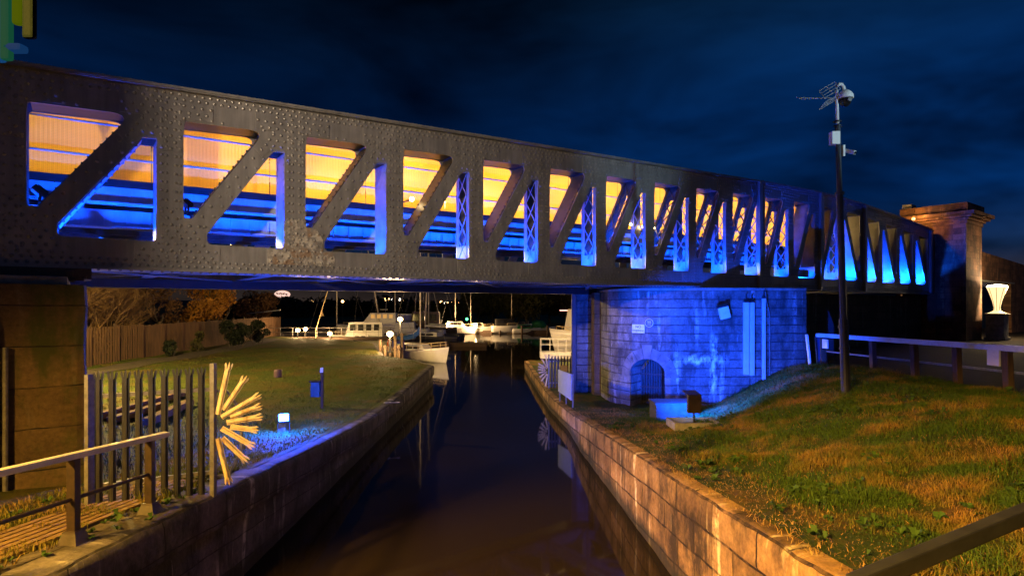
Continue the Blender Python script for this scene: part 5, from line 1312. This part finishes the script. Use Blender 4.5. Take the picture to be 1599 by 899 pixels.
# lamp that lights the cruiser, on the right quay behind the pier
p = Vector((5.0, 37.5, 3.4)); t = thing('quay_lamp', 'lamp on the right quay behind the pivot pier', 'lamp', (5.0, 37.5, .6), group='amber lamps round the basin')
mb = MB(); mb.tube([(0, 0, 0), (0, 0, 2.7)], .06, 8); mb.build('post', BLACK, t); mb = MB(); mb.lathe((0, 0, 2.7), ((.08, 0), (.17, .1), (.1, .25)), 12); mb.build('lantern', BULB, t)
lamp('POINT', 'quay_lamp_light', p + Vector((-.3, .2, 0)), 1700, SODIUM, .15)
DOT_A = EM('far_amber_lamp', (1, .55, .18), 9); DOT_W = EM('far_white_lamp', (1, .9, .75), 9); DOT_G = EM('far_green_lamp', (.1, 1, .3), 5); DOT_P = EM('far_pink_lamp', (1, .45, .35), 2.5)
k = 0
def far_lamp(px, py, Y, r, m, label):
    p = at(px, py, Y); gz = 0.75 if Y < 300 else hz(p.x, max(Y, 900)) - 4 if Y >= 900 else 3
    t = thing('far_lamp', label, 'lamp', (p.x, p.y, min(gz, p.z - .5)), group='lamps on the far shore and hills')
    h = p.z - min(gz, p.z - .5)
    mb = MB(); mb.tube([(0, 0, 0), (0, 0, h)], r * .2, 6); mb.build('post', BLACK, t); mb = MB(); mb.lathe((0, 0, h), ((r * .3, -r), (r, -r * .4), (r, r * .4), (r * .3, r)), 10); mb.build('lantern', m, t)
for (px, py, r, m) in ((594, 468, .9, DOT_W), (602, 467.5, 1.6, DOT_A), (607, 467.5, 1.3, DOT_A), (613, 468, 1.3, DOT_W), (619, 468, 1.2, DOT_W), (624, 467.5, 1.3, DOT_W), (630, 468, 1.0, DOT_A), (689, 471.5, 1.4, DOT_A), (695, 472.5, 1.2, DOT_W), (699, 472.5, .9, DOT_A), (706, 473, 1.4, DOT_A), (711, 473, 1.0, DOT_A), (716, 473, .9, DOT_A), (728, 473, .8, DOT_A), (736, 473.5, .8, DOT_A)):
    far_lamp(px, py, 640, r, m, 'one of the small amber and white lamps in the row on the far hillside')
far_lamp(487.5, 470.7, 640, 1.3, DOT_A, 'lone small lamp on the dark shore left of the masts')
far_lamp(461.5, 470.7, 640, .7, DOT_W, 'tiny faint lamp left of the lone far lamp')
far_lamp(535, 470.5, 120, .28, DOT_A, 'small lamp beside the thick pale mast')
far_lamp(729, 498, 96, .22, DOT_G, 'tiny green navigation lamp between the boats')
far_lamp(668, 499, 96, .2, DOT_G, 'tiny green lamp behind the sailing boat mast')
far_lamp(856, 469, 140, .25, DOT_G, 'pale green lamp in the trees right of the basin')
far_lamp(892, 468.5, 140, .22, DOT_W, 'small white lamp just left of the pivot pier')
p = at(884, 484.5, 115); t = thing('strip_light', 'pink strip light glowing behind the white cruiser', 'strip light', (p.x, p.y, .75))
mb = MB(); mb.bar((0, 0, 0), (0, 0, p.z - .75), .1, .1); mb.build('post', BLACK, t); mb = MB(); mb.box((0, -.1, p.z - .75), (2.6, .2, .22), bev=.08); mb.build('tube', DOT_P, t)
# big bright floodlit disc low over the hills
p = at(441, 459.5, 420); t = thing('floodlight_cluster', 'blown out oval floodlight low under the bridge on the left', 'floodlight', (p.x, p.y, 2))
h = p.z - 2
mb = MB(); mb.bar((0, .6, 0), (0, .6, h), .5, .5); mb.build('mast', BLACK, t)
mb = MB(); mb.lathe((0, 0, h), ((5.6, 0), (5.9, -.3), (5.6, -.6)), 26, (Vector((1, 0, 0)), Vector((0, 0, .48)), Vector((0, 1, 0)))); mb.build('lit_face', EM('pink_white_lamp', (1, .62, .5), 1.1), t)
rn = random.Random(3)
for i in range(5):
    mb = MB(); cx = -3.4 + i * 1.6 + rn.uniform(-.3, .3); cz2 = .7 - .2 * i + rn.uniform(-.3, .5); mb.box((cx, -.75, h + cz2 * .8), (1.5, .2, rn.uniform(.7, 1.2)), (Vector((.92, 0, .38 * (1 if i % 2 else -1))), Vector((0, 1, 0)), Vector((-.38 * (1 if i % 2 else -1), 0, .92))), .2); mb.build('louvre', BLACK, t)

# ------------------------------------------------------------------ hanging glass lantern in the top left corner
p = at(18, 0, 2.6); hg = thing('hanging_glass', 'green and blue stained glass lantern hanging at the top left corner', 'lantern', (p.x, p.y, EYE + 1.135))
GL = [('pane', (-.13, .0, .32), (.10, .10, .8), EM('blue_pane', (.02, .16, .5), .3)), ('pane', (-.03, -.02, .30), (.10, .08, .75), EM('teal_pane', (.02, .2, .10), .3)), ('pane', (.08, .0, .58), (.11, .08, .55), EM('lime_pane', (.20, .28, .0), .3)), ('pane', (.19, .0, .50), (.12, .07, .68), M('dark_green_glass', (.002, .005, .004), (.001, .004, .003), 6, .7, spec=.03))]
for n_, c, d, m in GL:
    mb = MB(); mb.box(c, d, bev=.03); mb.build(n_, m, hg)
mb = MB(); mb.box((.04, 0, 1.0), (.5, .18, .06)); mb.tube([(.04, 0, 1.0), (.04, 0, 1.6)], .02, 6); mb.build('hanger', DARK, hg)
mb = MB(); mb.box((.04, 0, .06), (.2, .12, .08), bev=.03); mb.build('pane', EM('blue_drop', (.02, .12, .4), .25), hg)

hg.scale = (.43, .43, .43)
for m_ in ('blue_pane', 'teal_pane', 'lime_pane', 'blue_drop'):
    b_ = bpy.data.materials[m_].node_tree.nodes['Principled BSDF']; b_.inputs['Base Color'].default_value = (.001, .0012, .0012, 1); b_.inputs['Roughness'].default_value = .6; b_.inputs['Specular IOR Level'].default_value = 0

# ------------------------------------------------------------------ small bulkhead lamps seen through the truss
for (px, py, s_px, lab) in ((643, 311, 660, 'bright small lamp in the fourth truss bay'), (1005, 354, 1015, 'brightest of three small lamps in a truss bay right of centre'), (985, 350.5, 995, 'left of the three small lamps right of centre'), (1021, 356, 1030, 'right of the three small lamps right of centre')):
    Yg = 18700 / (2000 - px) + .75; p = at(px, py, Yg); t = thing('bulkhead_lamp', lab, 'lamp', p)
    r = .055 if px in (643, 1005) else .035
    mb = MB(); mb.lathe((0, 0, 0), ((r * .3, -r), (r, -r * .5), (r, r * .5), (r * .3, r)), 12); mb.build('bulb', EM('warm_bulb', (1, .7, .3), 40) if 'warm_bulb' not in bpy.data.materials else bpy.data.materials['warm_bulb'], t)
    mb = MB(); mb.bar((0, .05, 0), Vector((0, 0, 0)) + NN * .55, .03, .03); mb.build('arm', DARK, t)

# ------------------------------------------------------------------ grass blades (stuff)
def blades(name, pts, hgt, wid, mat, lean=.6):
    n = len(pts); rnd = np.random.RandomState(n); P = np.array(pts)
    a = rnd.uniform(0, 2 * np.pi, n); h = hgt * rnd.uniform(.4, 1.3, n) * np.array([.55 + 1.5 * max(0, noise.noise((p[0] * 1.1, p[1] * 1.1, 5)) + .25) for p in pts]); w = wid * rnd.uniform(.6, 1.3, n); la = rnd.uniform(0, 2 * np.pi, n); ll = h * rnd.uniform(.1, lean * 1.6, n)
    dx, dy = np.cos(a) * w, np.sin(a) * w; ox, oy = np.cos(la) * ll, np.sin(la) * ll
    V = np.empty((n, 5, 3))
    V[:, 0] = P - np.stack([dx, dy, np.full(n, .015)], 1); V[:, 1] = P + np.stack([dx, dy, np.full(n, -.015)], 1)
    V[:, 2] = P + np.stack([dx * .7 + ox * .4, dy * .7 + oy * .4, h * .6], 1); V[:, 3] = P + np.stack([-dx * .7 + ox * .4, -dy * .7 + oy * .4, h * .6], 1)
    V[:, 4] = P + np.stack([ox, oy, h * (1 - .25 * lean)], 1)
    me = bpy.data.meshes.new(name); idx = np.arange(n)[:, None] * 5
    me.vertices.add(n * 5); me.vertices.foreach_set('co', V.reshape(-1))
    q = idx + np.array([0, 1, 2, 3]); t = idx + np.array([3, 2, 4])
    me.loops.add(n * 7); me.loops.foreach_set('vertex_index', np.concatenate([q, t], 1).reshape(-1))
    me.polygons.add(n * 2); ls_ = np.stack([np.arange(n) * 7, np.arange(n) * 7 + 4], 1).reshape(-1); me.polygons.foreach_set('loop_start', ls_)
    me.update(calc_edges=True); me.validate(); me.materials.append(mat)
    o = bpy.data.objects.new(name, me); C.objects.link(o); return tag(o, kind='stuff')
GBANK = grassmat('bank_blades', (.035, .075, .008), (.07, .11, .018), (.30, .16, .045), .9, (.48, .66), 0)
GLAWN = grassmat('lawn_blades', (.04, .065, .010), (.10, .12, .02), (.17, .11, .03), .7, (.45, .7), 0)
GSTRAW = grassmat('straw_blades', (.22, .12, .035), (.30, .17, .05), (.36, .22, .08), 2, (.4, .6), 0)
rg = random.Random(5)
pts = []; straw = []
while len(pts) < 150000:
    Y = 3.5 + 17 * rg.random() ** 1.25; e = redge(Y) + .12; X = e + (FX - e) * rg.random()
    v = (X - e) / (FX - e); cl = noise.noise((X * 1.4, Y * 1.4, 8))
    path = sstep(.02, .20, v - .10 * noise.noise((X * .9, Y * .9, 2)) - .05 + (0 if Y < 15 else -.12 * sstep(15, 20, Y)))
    if rg.random() > path * (.55 + .9 * max(-.4, cl)): 
        if rg.random() < .10: straw.append((X, Y, right_z(X, Y)))
        continue
    pts.append((X, Y, right_z(X, Y)))
blades('grass', pts, .115, .0045, GBANK, .9)
blades('dry_grass', straw, .05, .005, GSTRAW, 2.2)
pts = []
while len(pts) < 80000:
    Y = 9 + 34 * rg.random() ** 1.5; X = ledge(Y) - .45 - 17 * rg.random() ** 1.3; pts.append((X, Y, left_z(X, Y)))
blades('lawn_grass', pts, .075, .007, GLAWN, .9)
pts = []
while len(pts) < 5200:
    Y = 3.8 + 4.8 * rg.random(); o = .45 + 1.9 * rg.random(); X = ledge(Y) - o
    c = noise.noise((X * 2.3, Y * 2.3, 1)); 
    if (o < 1.5 and c < .05) or c < -.2: continue
    pts.append((X, Y, lq(Y) + (.03 if o < 1.5 else 0)))
blades('quay_grass', pts, .10, .005, grassmat('quay_blades', (.09, .12, .012), (.16, .15, .03), (.34, .22, .06), 1.5, (.45, .6), 0), .8)

# broad leaved weeds scattered through the turf (stuff)
mb = MB(); wr = random.Random(17)
def weed(x, y, z, r):
    for i in range(wr.randint(6, 11)):
        a = wr.uniform(0, 6.28); L = r * wr.uniform(.6, 1.2); w_ = L * .3; d = Vector((math.cos(a), math.sin(a), 0)); p_ = Vector((-d.y, d.x, 0)); b0 = Vector((x, y, z)); h = L * wr.uniform(.3, .9)
        mb.add([b0, b0 + d * L * .45 + p_ * w_ + UP * h, b0 + d * L + UP * h * .75, b0 + d * L * .45 - p_ * w_ + UP * h], [(0, 1, 2, 3)])
n = 0
while n < 420:
    Y = 4 + 13 * wr.random(); e = redge(Y) + .3; X = e + (FX - e) * wr.random()
    if noise.noise((X * .7, Y * .7, 21)) < .08: continue
    weed(X, Y, right_z(X, Y) + .01, wr.uniform(.05, .13)); n += 1
for i in range(60):
    Y = 4.5 + 4.5 * wr.random(); X = ledge(Y) - (.1 if wr.random() < .4 else 1.5) - wr.random() * .5; weed(X, Y, lq(Y) + .01, wr.uniform(.04, .10))
tag(mb.build('weeds', leaf_mat('weed_leaves', (.05, .10, .015), (.03, .06, .012))), kind='stuff')

# ------------------------------------------------------------------ street lamps, added lamps and a shade-casting pillar out of view
def street_lamp(label, x, y, z0, h, col, power, kind='POINT', aim=None, cone=None):
    t = thing('street_lamp', label, 'street lamp', (x, y, z0))
    mb = MB(); mb.tube([(0, 0, 0), (0, 0, h - .3), (0, .1, h), (0, .5, h + .08)], [.09, .06, .05, .045], 10); mb.build('post', DARK, t)
    mb = MB(); mb.box((0, .65, h + .09), (.24, .5, .1), bev=.03); mb.build('head', GALV, t)
    lamp(kind, 'street_lamp_light', (x, y + .7, z0 + h - .12), power, col, .18, aim, cone, .9)
street_lamp('tall sodium street lamp behind the viewpoint', -5.3, -2.7, 1.35, 6.6, (1, .75, .49), 7800, 'SPOT', (-4.8, 11.5, 7.3), 60)
lamp('SPOT', 'street_lamp_light', (-5.2, -1.9, 1.35 + 6.4), 24000, (1, .55, .09), .18, (.1, 2.0, .1), 78, .3)
lamp('POINT', 'street_lamp_light', (-5.3, -1.9, 1.35 + 6.5), 600, (1, .6, .25), .18)
street_lamp('unseen sodium lamp added behind the bearing pier to light fence and lawn', -16.8, 21.0, 1.0, 5.6, (1, .68, .2), 10500)  # out of sight, added to brighten the board fence, trees and lawn
street_lamp('sodium street lamp left of the near handrail', -8.0, 0.6, 1.35, 5.2, (1, .52, .07), 7500, 'SPOT', (-4.9, 5.2, 1.8), 80)
street_lamp('unseen cool white lamp added right of the viewpoint to light the camera mast', 15.5, 1.0, 2.4, 6.2, (.55, .82, 1), 5200, 'SPOT', (7.5, 13.3, 8.9), 17)  # narrow beam added to brighten the white parts of the mast
mb = MB(); mb.box((-5.72, -.1, 4.6), (.54, .5, 7.4), bev=.03); mb.box((-5.72, -.1, 8.35), (.7, .66, .12), bev=.02)  # out-of-view blocker added to cast the shade edge on the girder
tag(mb.build('shade_pillar', DARKSTONE, origin=(-5.72, -.1, 1)), 'unseen square pillar added behind the viewpoint to shade the left bridge end', 'pillar')
